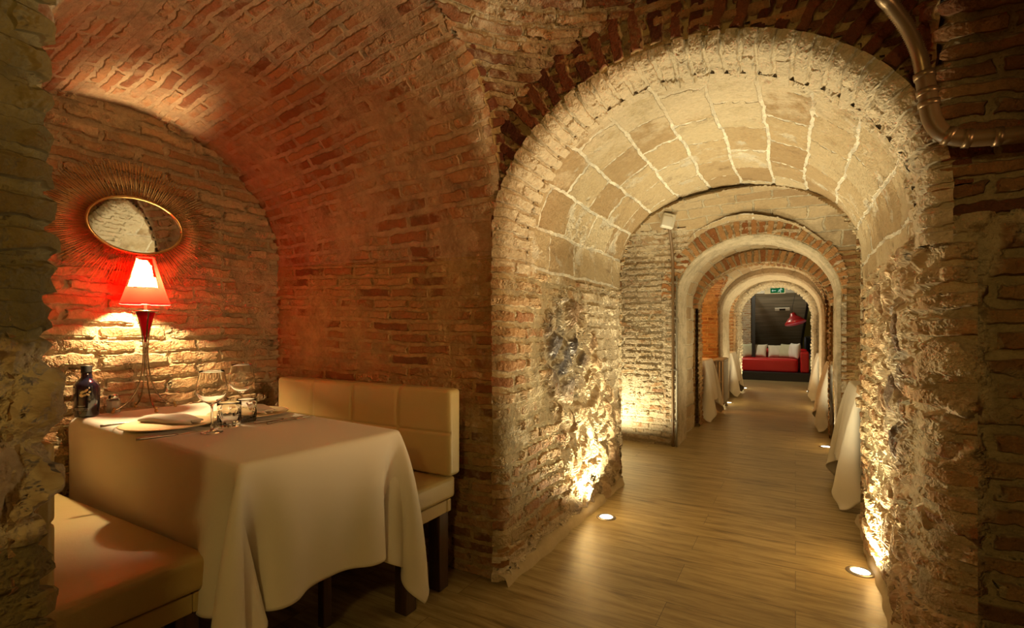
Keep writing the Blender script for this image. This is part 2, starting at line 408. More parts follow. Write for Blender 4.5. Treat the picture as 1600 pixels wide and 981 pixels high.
def prof(a, b, zs, cx, res, zmax_cut=None):
    """points up the left wall, over the arch, down the right wall: (x, z, arclength, nx, nz) with the normal pointing out of the air"""
    n1 = max(2, int(zs / res)); zs_ = np.linspace(0, zs, n1, endpoint=False)
    L = [(cx - a, z, -1., 0.) for z in zs_]
    th = np.linspace(PI, 0, 400)
    xs = cx + a * np.cos(th); zz = zs + b * np.sin(th)
    ds = np.concatenate([[0], np.cumsum(np.hypot(np.diff(xs), np.diff(zz)))])
    n2 = max(4, int(ds[-1] / res)); si = np.linspace(0, ds[-1], n2)
    ti = np.interp(si, ds, th)
    nx = np.cos(ti) / a; nz = np.sin(ti) / b; nn = np.hypot(nx, nz)
    L += list(zip(cx + a * np.cos(ti), zs + b * np.sin(ti), nx / nn, nz / nn))
    L += [(cx + a, z, 1., 0.) for z in zs_[::-1]]
    A = np.array(L)
    s = np.concatenate([[0], np.cumsum(np.hypot(np.diff(A[:, 0]), np.diff(A[:, 1])))])
    return A, s

def grid_mesh(name, P, UV, mat, keep, inside, kind='structure', attrs=None, bump_amp=.012, N=None):
    """P (n,m,3) positions, UV (n,m,2) metres, keep (n,m) bool on vertices"""
    n, m = P.shape[:2]
    if bump_amp:
        if N is None:
            du = np.gradient(P, axis=0); dv = np.gradient(P, axis=1)
            N = np.cross(du, dv); N /= (np.linalg.norm(N, axis=2, keepdims=True) + 1e-9)
        P = P + N * (lump(P) * bump_amp)[..., None]
    idx = np.arange(n * m).reshape(n, m)
    q = np.stack([idx[:-1, :-1], idx[1:, :-1], idx[1:, 1:], idx[:-1, 1:]], -1).reshape(-1, 4)
    kk = (keep[:-1, :-1] & keep[1:, :-1] & keep[1:, 1:] & keep[:-1, 1:]).reshape(-1)
    q = q[kk]
    if len(q) == 0: return None
    Pf = P.reshape(-1, 3); c = Pf[q[:, 0]]
    nrm = np.cross(Pf[q[:, 1]] - c, Pf[q[:, 3]] - c)
    ins = inside(c) if callable(inside) else np.array(inside)
    if np.sum(np.einsum('ij,ij->i', nrm, ins - c)) < 0: q = q[:, ::-1]
    used = np.unique(q); rem = -np.ones(n * m, int); rem[used] = np.arange(len(used)); q2 = rem[q]
    me = bpy.data.meshes.new(name)
    me.vertices.add(len(used)); me.vertices.foreach_set('co', Pf[used].astype(np.float32).ravel())
    me.loops.add(q2.size); me.loops.foreach_set('vertex_index', q2.ravel().astype(np.int32))
    me.polygons.add(len(q2)); me.polygons.foreach_set('loop_start', (np.arange(len(q2)) * 4).astype(np.int32))
    me.update(calc_edges=True)
    me.polygons.foreach_set('use_smooth', np.ones(len(q2), bool))
    uvl = me.uv_layers.new(name='UVMap'); UVf = UV.reshape(-1, 2)[q.ravel()]
    uvl.data.foreach_set('uv', UVf.astype(np.float32).ravel())
    if attrs:
        for an, fn in attrs.items():
            a = me.attributes.new(an, 'FLOAT', 'POINT'); a.data.foreach_set('value', fn(Pf[used]).astype(np.float32))
    me.validate(); me.update()
    o = link(name, me, None, mat); tag(o, kind=kind)
    return o

# air volumes ------------------------------------------------------
class Tun:      # a barrel-vaulted passage along Y
    def __init__(s, y0, y1, cx, a, crown, zs): s.y0, s.y1, s.cx, s.a, s.zs, s.b = y0, y1, cx, a, zs, crown - zs
    def pd(s, x, z, off=0):
        dx = np.abs(x - s.cx); lo = s.a + off - dx
        r = np.sqrt((dx / (s.a + off)) ** 2 + (np.maximum(z - s.zs, 0) / (s.b + off)) ** 2)
        return np.where(z < s.zs, lo, (1 - r) * min(s.a, s.b))
    def depth(s, P, e0=.0, e1=.0):
        return np.minimum(np.minimum(s.pd(P[..., 0], P[..., 2]), P[..., 1] - s.y0 + e0), s.y1 + e1 - P[..., 1])
class Alc:      # a barrel-vaulted niche along X; the section may change with X
    def __init__(s, x0, x1, cy, a, c0, c1, zs0, zs1): s.x0, s.x1, s.cy, s.a, s.c0, s.c1, s.z0, s.z1 = x0, x1, cy, a, c0, c1, zs0, zs1
    def at(s, x):
        t = np.clip((x - s.x0) / (s.x1 - s.x0), 0, 1); zs = s.z0 + (s.z1 - s.z0) * t
        return zs, s.c0 + (s.c1 - s.c0) * t - zs
    def pd(s, x, y, z, off=0):
        zs, b = s.at(x); dy = np.abs(y - s.cy)
        r = np.sqrt((dy / (s.a + off)) ** 2 + (np.maximum(z - zs, 0) / (b + off)) ** 2)
        return np.where(z < zs, s.a + off - dy, (1 - r) * .65)
    def depth(s, P, e0=.0, e1=.0):
        return np.minimum(np.minimum(s.pd(P[..., 0], P[..., 1], P[..., 2]), P[..., 0] - s.x0 + e0), s.x1 + e1 - P[..., 0])

CX = -.39
T0 = Tun(-1.7, .34, CX, .74, 2.15, 1.536)
T1 = Tun(1.88, 5.0, CX, .74, 2.15, 1.536)
T2 = Tun(5.0, 5.4, -.34, .645, 1.975, 1.42)
T2b = Tun(5.4, 6.1, -.34, .70, 2.05, 1.44)
T3 = Tun(6.1, 6.35, -.335, .645, 1.89, 1.38)
T4x = Tun(6.35, 8.1, -.33, .70, 2.05, 1.42)
T4 = Tun(8.1, 9.0, -.325, .635, 1.94, 1.38)
T5x = Tun(9.0, 10.2, -.33, .70, 2.06, 1.42)
T5 = Tun(10.2, 10.95, -.335, .61, 1.985, 1.40)
A0 = Alc(-2.72, -1.13, 1.11, .77, 2.17, 2.44, 1.50, 1.45)
A0R = Alc(.35, 1.9, 1.11, .77, 2.44, 2.30, 1.45, 1.45)
A1 = Alc(-2.7, 1.9, 4.275, .725, 2.26, 2.26, 1.80, 1.80)
A2 = Alc(-2.4, 1.6, 7.225, .84, 1.86, 1.86, 1.3, 1.3)
A3 = Alc(-2.2, 1.4, 9.6, .59, 1.84, 1.84, 1.35, 1.35)
DC = np.array([CX, 1.11, 1.385]); DR = 1.25
def dome_depth(P):
    d = DR - np.linalg.norm(P - DC, axis=-1)
    # below the sphere's centre the room is just the square between the piers
    d = np.where(P[..., 2] < DC[2] + .5, .3, d)
    return np.minimum.reduce([d, P[..., 0] + 1.13, .35 - P[..., 0], P[..., 1] - .34, 1.88 - P[..., 1]])

def tunnel(name, T, mat, side, y0=None, y1=None, res=.012, flare=(0, 0), cuts=(), zc=None, attrs=None, bump_amp=.012, over=.0):
    """side: 'all', 'vault', 'left', 'right' ; zc = height where the walls hand over to the vault"""
    y0 = T.y0 if y0 is None else y0; y1 = T.y1 if y1 is None else y1
    A, s = prof(T.a, T.b, T.zs, T.cx, res)
    if zc is None: zc = T.zs
    if side == 'vault': sel = A[:, 1] > zc - .01
    elif side == 'left': sel = (A[:, 1] < zc + .01) & (A[:, 0] < T.cx)
    elif side == 'right': sel = (A[:, 1] < zc + .01) & (A[:, 0] > T.cx)
    else: sel = np.ones(len(A), bool)
    A = A[sel]; s = s[sel]
    ny = max(2, int((y1 - y0) / res) + 1); ys = np.linspace(y0, y1, ny)
    off = np.zeros(ny)
    if flare[0]:
        r = flare[0]; t = np.clip(ys - y0, 0, r); off += r - np.sqrt(np.maximum(r * r - (r - t) ** 2, 0))
    if flare[1]:
        r = flare[1]; t = np.clip(y1 - ys, 0, r); off += r - np.sqrt(np.maximum(r * r - (r - t) ** 2, 0))
    X = A[:, 0][:, None] + A[:, 2][:, None] * off[None]; Z = A[:, 1][:, None] + A[:, 3][:, None] * off[None]
    Y = np.broadcast_to(ys[None], X.shape)
    P = np.stack([X, Y, Z], -1); UV = np.stack([Y + .37 * len(name), np.broadcast_to(s[:, None], X.shape)], -1)
    keep = np.ones(X.shape, bool)
    for c in cuts: keep &= c(P) < .028
    return grid_mesh(name, P, UV, mat, keep, lambda c: np.stack([np.full(len(c), T.cx), c[:, 1], np.full(len(c), 1.1)], 1), attrs=attrs, bump_amp=bump_amp)

def niche(name, A, mat, side, x0=None, x1=None, res=.012, flare=(0, 0), cuts=(), attrs=None, bump_amp=.012, zc=None):
    x0 = A.x0 if x0 is None else x0; x1 = A.x1 if x1 is None else x1
    zs, b = A.at(np.array([x0]))
    Pm, s = prof(A.a, float(b[0]), float(zs[0]), A.cy, res)
    zc = float(zs[0]) if zc is None else zc
    if side == 'vault': sel = Pm[:, 1] > zc - .01
    elif side == 'near': sel = (Pm[:, 1] < zc + .01) & (Pm[:, 0] < A.cy)
    elif side == 'far': sel = (Pm[:, 1] < zc + .01) & (Pm[:, 0] > A.cy)
    else: sel = np.ones(len(Pm), bool)
    nx = max(2, int((x1 - x0) / res) + 1); xs = np.linspace(x0, x1, nx)
    off = np.zeros(nx)
    if flare[0]:
        r = flare[0]; t = np.clip(xs - x0, 0, r); off += r - np.sqrt(np.maximum(r * r - (r - t) ** 2, 0))
    if flare[1]:
        r = flare[1]; t = np.clip(x1 - xs, 0, r); off += r - np.sqrt(np.maximum(r * r - (r - t) ** 2, 0))
    zz, bb = A.at(xs)
    z0, b0 = float(zs[0]), float(b[0])
    y = Pm[sel, 0][:, None]; z = Pm[sel, 1][:, None]; ny_ = Pm[sel, 2][:, None]; nz_ = Pm[sel, 3][:, None]
    Z = np.where(z <= z0, z * zz[None] / z0, zz[None] + (z - z0) / b0 * bb[None]) + nz_ * off[None]
    Y = y + ny_ * off[None]; X = np.broadcast_to(xs[None], Z.shape)
    P = np.stack([X, Y, Z], -1); UV = np.stack([X + 3.3, np.broadcast_to(s[sel][:, None], X.shape)], -1)
    keep = np.ones(X.shape, bool)
    for c in cuts: keep &= c(P) < .028
    return grid_mesh(name, P, UV, mat, keep, lambda c: np.stack([c[:, 0], np.full(len(c), A.cy), np.full(len(c), 1.1)], 1), attrs=attrs, bump_amp=bump_amp)

def ring(name, T, mat, r0, r1, y, keepf=None, res=.010, below=.0, attrs=None, sign=-1):
    """voussoir ring on the face of a passage arch, facing -Y"""
    A, s = prof(T.a, T.b, T.zs, T.cx, res); sel = A[:, 1] > T.zs - below; A = A[sel]; s = s[sel]
    rr = np.linspace(r0, r1, max(2, int((r1 - r0) / res) + 1))
    X = A[:, 0][:, None] + A[:, 2][:, None] * rr[None]; Z = A[:, 1][:, None] + A[:, 3][:, None] * rr[None]
    P = np.stack([X, np.full(X.shape, y), Z], -1)
    UV = np.stack([np.broadcast_to(s[:, None], X.shape), np.broadcast_to(rr[None] - r0 + .004, X.shape)], -1)
    keep = np.ones(X.shape, bool) if keepf is None else keepf(P)
    return grid_mesh(name, P, UV, mat, keep, lambda c: c + np.array([0, sign, 0]), attrs=attrs, bump_amp=.010)

def plane_y(name, mat, x0, x1, z0, z1, y, keepf, res=.012, sign=-1, attrs=None, bump_amp=.012):
    xs = np.arange(x0, x1, res); zs = np.arange(z0, z1, res)
    X, Z = np.meshgrid(xs, zs, indexing='ij'); P = np.stack([X, np.full(X.shape, y), Z], -1)
    UV = np.stack([X + 2.1, Z], -1)
    return grid_mesh(name, P, UV, mat, keepf(P), lambda c: c + np.array([0, sign, 0]), attrs=attrs, bump_amp=bump_amp)
def plane_x(name, mat, y0, y1, z0, z1, x, keepf, res=.012, sign=1, attrs=None, bump_amp=.012):
    ys = np.arange(y0, y1, res); zs = np.arange(z0, z1, res)
    Y, Z = np.meshgrid(ys, zs, indexing='ij'); P = np.stack([np.full(Y.shape, x), Y, Z], -1)
    UV = np.stack([Y + 1.7, Z], -1)
    return grid_mesh(name, P, UV, mat, keepf(P), lambda c: c + np.array([sign, 0, 0]), attrs=attrs, bump_amp=bump_amp)

def blob(P, c, r):          # soft bump around c with radii r
    d = ((P - np.array(c)) / np.array(r)); return np.clip(1.3 - np.sqrt((d ** 2).sum(-1)), 0, 1)
def rub_left(P):
    return np.clip(blob(P, (-1.13, 2.62, 1.0), (.5, .38, .40)) + blob(P, (-1.13, 2.85, .45), (.5, .42, .55)) + blob(P, (-1.13, 3.3, .3), (.5, .3, .5)), 0, 1)
def flint_left(P): return np.clip(blob(P, (-1.13, 2.58, 1.06), (.5, .30, .30)) * 1.5, 0, 1)
def white_left(P): return np.clip(.25 + .8 * blob(P, (-1.13, 3.2, .9), (.5, .6, .8)) + .6 * (P[..., 2] < .12), 0, 1)
def rub_right(P):
    return np.clip(blob(P, (.35, 2.45, .75), (.5, .45, 1.1)) + blob(P, (.35, 2.1, 1.6), (.5, .35, .5)), 0, 1)
def flint_right(P): return np.clip(blob(P, (.35, 2.3, .95), (.5, .22, .30)) * 1.3, 0, 1)
zero = lambda P: np.zeros(P.shape[:-1])
RL = {'rubble': rub_left, 'flint': flint_left, 'white': white_left}
RR = {'rubble': lambda P: rub_right(P) * .9, 'flint': flint_right, 'white': lambda P: zero(P) + .35}

# the dining niche on the left
niche('wall_right_of_niche', A0, M['niche_brick'], 'far', res=.009, flare=(0, .05), attrs={'white': lambda P: .35 * np.clip((P[..., 0] + 1.6) * 3, 0, 1), 'rubble': zero, 'flint': zero})
niche('wall_left_of_niche', A0, M['niche_brick'], 'near', res=.014, flare=(0, .05))
niche('ceiling_of_niche', A0, M['vault_brick'], 'vault', res=.010, flare=(0, .05), cuts=(lambda P: np.where(P[..., 0] > -1.2, -(DR - np.linalg.norm(P - DC, axis=-1)) - .03, -1),),
      attrs={'white': lambda P: .5 * np.clip((P[..., 0] + 1.5) * 3, 0, 1)})
plane_x('wall_back_of_niche', M['back_brick'], .30, 1.95, 0, 2.25, A0.x0, lambda P: A0.pd(P[..., 0] + .001, P[..., 1], P[..., 2]) > -.03, res=.008)
# ring of the niche arch facing the crossing
def niche_ring(name, A, x, sign, mat):
    zs, b = A.at(np.array([x])); Pm, s = prof(A.a, float(b[0]), float(zs[0]), A.cy, .010); sel = Pm[:, 1] > 1.2; Pm = Pm[sel]; s = s[sel]
    rr = np.arange(.04, .30, .010)
    Y = Pm[:, 0][:, None] + Pm[:, 2][:, None] * rr; Z = Pm[:, 1][:, None] + Pm[:, 3][:, None] * rr
    P = np.stack([np.full(Y.shape, x), Y, Z], -1); UV = np.stack([np.broadcast_to(s[:, None], Y.shape), np.broadcast_to(rr - .036, Y.shape)], -1)
    keep = (np.linalg.norm(P - DC, axis=-1) < DR + .03) & (Y < 1.90) & (Y > .32)
    grid_mesh(name, P, UV, mat, keep, lambda c: c + np.array([sign, 0, 0]), bump_amp=.008, attrs={'white': lambda P: zero(P) + .3})
niche_ring('trim_arch_of_niche', A0, -1.13, 1, M['ring_brick'])
# the niche opposite (right of the camera)
niche('wall_right_pier', A0R, M['pier_brick'], 'far', res=.008, flare=(.10, 0), attrs={'rubble': lambda P: np.clip(blob(P, (.33, 1.88, .9), (.165, .5, 1.6)) + blob(P, (.42, 1.88, 1.50), (.14, .5, .20)), 0, 1), 'flint': zero, 'white': lambda P: zero(P) + .25 + .4 * blob(P, (.42, 1.88, 1.5), (.25, .5, .25))})
niche('wall_near_pier', A0R, M['pier_brick'], 'near', res=.02, flare=(.05, 0), attrs={'rubble': zero, 'flint': zero, 'white': zero})
niche('ceiling_of_right_niche', A0R, M['dome_brick'], 'vault', res=.012, flare=(.05, 0), attrs={'white': lambda P: zero(P) + .1})
niche_ring('trim_arch_of_right_niche', A0R, .35, -1, M['ring_brick'])
plane_x('wall_back_of_right_niche', M['niche_brick'], .30, 1.95, 0, 2.4, A0R.x1, lambda P: A0R.pd(P[..., 0] - .001, P[..., 1], P[..., 2]) > -.03, res=.03, sign=-1)
# sail vault over the crossing
ph = np.arange(0, 2 * PI + .009, .009); tt = np.arange(.0, 1.1, .0085)
PHI, TH = np.meshgrid(ph, tt, indexing='ij')
DP = np.stack([DC[0] + DR * np.cos(PHI) * np.sin(TH), DC[1] + DR * np.sin(PHI) * np.sin(TH), DC[2] + DR * np.cos(TH)], -1)
grid_mesh('ceiling_dome', DP, np.stack([PHI * DR * .8, TH * DR], -1), M['dome_brick'],
          (DP[..., 0] > -1.15) & (DP[..., 0] < .37) & (DP[..., 1] > .32) & (DP[..., 1] < 1.90), DC, attrs={'white': lambda P: zero(P) + .5}, bump_amp=.02, N=(DC - DP) / DR)
# passage behind the camera
tunnel('wall_left_near', T0, M['olive_brick'], 'left', res=.008, flare=(0, .03), y0=-.4, attrs={'rubble': lambda P: np.clip(.15 + .9 * np.sin(P[..., 2] * 7.5 + .8), 0, .65), 'flint': zero, 'white': zero}, bump_amp=.016)
tunnel('wall_left_behind', T0, M['jamb_brick'], 'left', res=.03, y1=-.39, attrs={'rubble': zero, 'flint': zero, 'white': zero})
tunnel('wall_right_near', T0, M['jamb_brick'], 'right', res=.03, flare=(0, .05), attrs={'rubble': zero, 'flint': zero, 'white': zero})
tunnel('ceiling_near', T0, M['olive_brick'], 'vault', res=.012, flare=(0, .05), attrs={'white': zero, 'rubble': lambda P: zero(P) + .25, 'flint': zero})
plane_y('wall_back', M['jamb_brick'], -1.2, .4, 0, 2.2, -1.7, lambda P: T0.pd(P[..., 0], P[..., 2]) > -.04, res=.03, sign=1, attrs={'rubble': zero, 'flint': zero, 'white': zero})
ring('trim_arch_behind', T0, M['ring_brick'], .05, .28, .34, lambda P: np.linalg.norm(P - DC, axis=-1) < DR + .03, res=.02, sign=1)

# first arch and passage
a1cut = lambda P: A1.depth(P)
tunnel('trim_first_arch', T1, M['soffit_brick'], 'vault', y1=2.14, res=.008, flare=(.05, 0), zc=1.38, attrs={'white': lambda P: zero(P) + .4}, bump_amp=.018)
tunnel('ceiling_passage', T1, M['stone'], 'vault', y0=2.085, y1=5.0, res=.012, cuts=(a1cut,), zc=1.38, attrs={'white': lambda P: .5 * blob(P, (CX, 2.2, 2.1), (1.0, .5, .5))}, bump_amp=.016)
tunnel('wall_left_passage', T1, M['jamb_brick'], 'left', y1=3.60, res=.008, flare=(.05, 0), cuts=(a1cut,), zc=1.40, attrs=RL, bump_amp=.022)
tunnel('wall_right_passage', T1, M['jamb_brick'], 'right', y1=3.60, res=.008, flare=(.10, 0), cuts=(a1cut,), zc=1.40, attrs=RR, bump_amp=.022)
def face1(P):
    al = (P[..., 0] > .30) & (A0R.pd(P[..., 0], P[..., 1] - .02, P[..., 2]) > -.02)
    return ((np.linalg.norm(P - DC, axis=-1) < DR + .02) & (P[..., 0] > -1.20) & (P[..., 0] < .42)) | al
ring('trim_first_arch_ring', T1, M['ring_brick'], .04, .31, 1.879, lambda P: face1(P) & (P[..., 0] > -1.19) & (P[..., 0] < .44), res=.008, attrs={'white': lambda P: zero(P) + .2})
plane_y('wall_first_arch', M['dome_brick'], -1.18, .42, 1.4, 2.5, 1.887, lambda P: face1(P) & (T1.pd(P[..., 0], P[..., 2]) < -.05), res=.012, attrs={'white': lambda P: zero(P) + .3})
# crossing 1 with its side niches
t1cut = lambda P: T1.depth(P, .0, .06)
niche('wall_crossing_far_left', A1, M['far_brick'], 'far', x1=-.85, res=.010, zc=2.10, cuts=(t1cut,), attrs={'white': lambda P: zero(P) + .25})
niche('wall_crossing_far_right', A1, M['niche_brick'], 'far', x0=.2, res=.012, cuts=(t1cut,), attrs={'white': lambda P: zero(P)})
niche('wall_crossing_near', A1, M['far_brick'], 'near', res=.02, cuts=(lambda P: T1.depth(P, .06, .0),), attrs={'white': zero})
niche('ceiling_crossing', A1, M['small_stone'], 'vault', res=.012, cuts=(t1cut,), attrs={'white': lambda P: zero(P) + .3})
plane_x('wall_crossing_left', M['far_brick'], 3.5, 5.05, 0, 2.35, A1.x0, lambda P: A1.pd(P[..., 0], P[..., 1], P[..., 2]) > -.03, res=.02)
plane_x('wall_crossing_right', M['far_brick'], 3.5, 5.05, 0, 2.35, A1.x1, lambda P: A1.pd(P[..., 0], P[..., 1], P[..., 2]) > -.03, res=.02, sign=-1)
# second arch
def face(T, outer, w): return lambda P: (outer.pd(P[..., 0], P[..., 2]) > -.03) & (T.pd(P[..., 0], P[..., 2]) < -.03)
ring('trim_second_arch_ring', T2, M['ring_orange'], .03, .20, 4.988, lambda P: T1.pd(P[..., 0], P[..., 2]) > -.03, attrs={'white': lambda P: zero(P) + .2})
plane_y('wall_second_arch', M['far_brick'], -1.2, .42, 0, 2.25, 4.998, face(T2, T1, .2), attrs={'white': lambda P: zero(P) + .3})
tunnel('trim_second_arch', T2, M['plaster'], 'all', res=.012, flare=(.03, 0), attrs={'white': lambda P: zero(P) + .2})
tunnel('ceiling_second_passage', T2b, M['small_stone'], 'all', res=.014, attrs={'white': lambda P: zero(P) + .2})
plane_y('wall_second_arch_rear', M['small_stone'], -1.2, .5, 0, 2.2, 5.405, face(T2, T2b, .1), res=.02, sign=1)
ring('trim_third_arch_ring', T3, M['ring_orange'], .0, .13, 6.09, lambda P: T2b.pd(P[..., 0], P[..., 2]) > -.03)
plane_y('wall_third_arch', M['niche_brick'], -1.2, .5, 0, 2.2, 6.10, face(T3, T2b, .1), res=.012)
tunnel('trim_third_arch', T3, M['niche_brick'], 'all', res=.012)
# crossing 2
a2 = lambda P: A2.depth(P); a3 = lambda P: A3.depth(P)
tunnel('ceiling_second_crossing', T4x, M['small_stone'], 'all', res=.016, cuts=(a2,))
niche('wall_second_crossing', A2, M['niche_brick'], 'all', res=.018, cuts=(lambda P: T4x.depth(P, .06, .06),))
plane_x('wall_second_crossing_left', M['niche_brick'], 6.3, 8.15, 0, 2.1, A2.x0, lambda P: A2.pd(P[..., 0], P[..., 1], P[..., 2]) > -.03, res=.03)
plane_x('wall_second_crossing_right', M['niche_brick'], 6.3, 8.15, 0, 2.1, A2.x1, lambda P: A2.pd(P[..., 0], P[..., 1], P[..., 2]) > -.03, res=.03, sign=-1)
plane_y('wall_third_arch_rear', M['niche_brick'], -1.3, .6, 0, 2.2, 6.355, face(T3, T4x, .1), res=.03, sign=1)
plane_y('wall_fourth_arch', M['plaster'], -1.3, .6, 0, 2.2, 8.10, face(T4, T4x, .1), res=.014, attrs={'white': lambda P: zero(P) + .3})
tunnel('ceiling_fourth_arch', T4, M['plaster'], 'all', res=.014, flare=(.04, 0), attrs={'white': lambda P: zero(P) + .3})
# crossing 3
tunnel('ceiling_third_crossing', T5x, M['small_stone'], 'all', res=.02, cuts=(a3,))
niche('wall_third_crossing', A3, M['far_brick'], 'all', res=.02, cuts=(lambda P: T5x.depth(P, .06, .06),), attrs={'white': zero})
plane_x('wall_third_crossing_left', M['far_brick'], 8.98, 10.25, 0, 2.1, A3.x0, lambda P: A3.pd(P[..., 0], P[..., 1], P[..., 2]) > -.03, res=.03)
plane_x('wall_third_crossing_right', M['far_brick'], 8.98, 10.25, 0, 2.1, A3.x1, lambda P: A3.pd(P[..., 0], P[..., 1], P[..., 2]) > -.03, res=.03, sign=-1)
plane_y('wall_fourth_arch_rear', M['plaster'], -1.3, .6, 0, 2.2, 9.005, face(T4, T5x, .1), res=.03, sign=1)
plane_y('wall_fifth_arch', M['rough_white'], -1.3, .6, 0, 2.2, 10.2, face(T5, T5x, .1), res=.016, attrs={'white': lambda P: zero(P) + .4})
tunnel('trim_fifth_arch', T5, M['rough_white'], 'all', res=.014, flare=(.05, .05), attrs={'white': lambda P: zero(P) + .4})
# lounge at the end
plane_y('wall_lounge_front', M['rough_white'], -3.0, 2.2, 0, 2.75, 10.97, lambda P: T5.pd(P[..., 0], P[..., 2]) < -.04, res=.03, sign=1)
plane_x('wall_lounge_left', M['far_brick'], 10.9, 16.1, 0, 2.75, -3.0, lambda P: P[..., 0] < 0, res=.05)
plane_y('wall_lounge_back', M['far_brick'], -3.0, 2.2, 0, 2.75, 15.6, lambda P: P[..., 1] > 0, res=.04)
bm = bmesh.new(); add_box(bm, (2.25, 13.4, 1.375), (.1, 5.2, 2.75)); tag(finish(bm, 'wall_lounge_right', None, M['yellow_wall'], False), kind='structure')
bm = bmesh.new(); add_box(bm, (1.27, 15.53, 1.375), (2.2, .06, 2.75)); tag(finish(bm, 'wall_lounge_yellow', None, M['yellow_wall'], False), kind='structure')
bm = bmesh.new(); add_box(bm, (-.4, 13.4, 2.8), (5.4, 5.3, .1)); tag(finish(bm, 'ceiling_lounge', None, M['ceiling_dark'], False), kind='structure')
# brick pier left in the lounge
bm = bmesh.new()
plane_y('wall_lounge_pier', M['far_brick'], -2.4, -.98, 0, 2.75, 14.0, lambda P: P[..., 1] > 0, res=.03)

# floor
def make_floor():
    x0, x1, y0, y1 = -3.1, 2.3, -1.8, 15.7
    me = bpy.data.meshes.new('floor'); me.from_pydata([(x0, y0, 0), (x1, y0, 0), (x1, y1, 0), (x0, y1, 0)], [], [(0, 1, 2, 3)])
    uv = me.uv_layers.new(name='UVMap')
    for l, c in zip(uv.data, ((x0, y0), (x1, y0), (x1, y1), (x0, y1))): l.uv = c
    o = link('floor', me, None, M['floor']); tag(o, kind='structure')
make_floor()
# thin mortar skirting where the jambs meet the boards
for nm, x, y0, y1 in (('baseboard_left', -1.115, 1.86, 3.56), ('baseboard_right', .335, 1.86, 3.56)):
    ys = np.arange(y0, y1, .02); bm = bmesh.new(); sgn = 1 if x < 0 else -1
    rows = []
    for y in ys:
        j = .006 * math.sin(y * 9) + .004 * math.sin(y * 31)
        rows.append([bm.verts.new((x - sgn * .03, y, .05 + j)), bm.verts.new((x + sgn * (.012 + j), y, .040 + j)), bm.verts.new((x + sgn * (.028 + j), y, 0))])
    for a, b in zip(rows, rows[1:]):
        for k in range(2): bm.faces.new((a[k], a[k + 1], b[k + 1], b[k]))
    tag(finish(bm, nm, None, simple(nm + '_mortar', (.50, .40, .25), .9, 0, .4, 40, .6)), kind='structure')


PIPE_A = [(.05, 1.45, 2.45), (.12, 1.55, 2.25), (.195, 1.66, 2.061), (.228, 1.70, 2.021), (.271, 1.74, 1.964), (.301, 1.77, 1.898), (.314, 1.78, 1.833)]
PIPE_B = [(.314, 1.78, 1.845), (.322, 1.78, 1.781), (.331, 1.785, 1.718), (.356, 1.785, 1.671), (.398, 1.785, 1.649), (.456, 1.785, 1.641), (.542, 1.785, 1.636), (.80, 1.785, 1.636), (1.2, 1.785, 1.636)]
PIPE_C = [1, 10, 16, 40, 50, 62, 76]
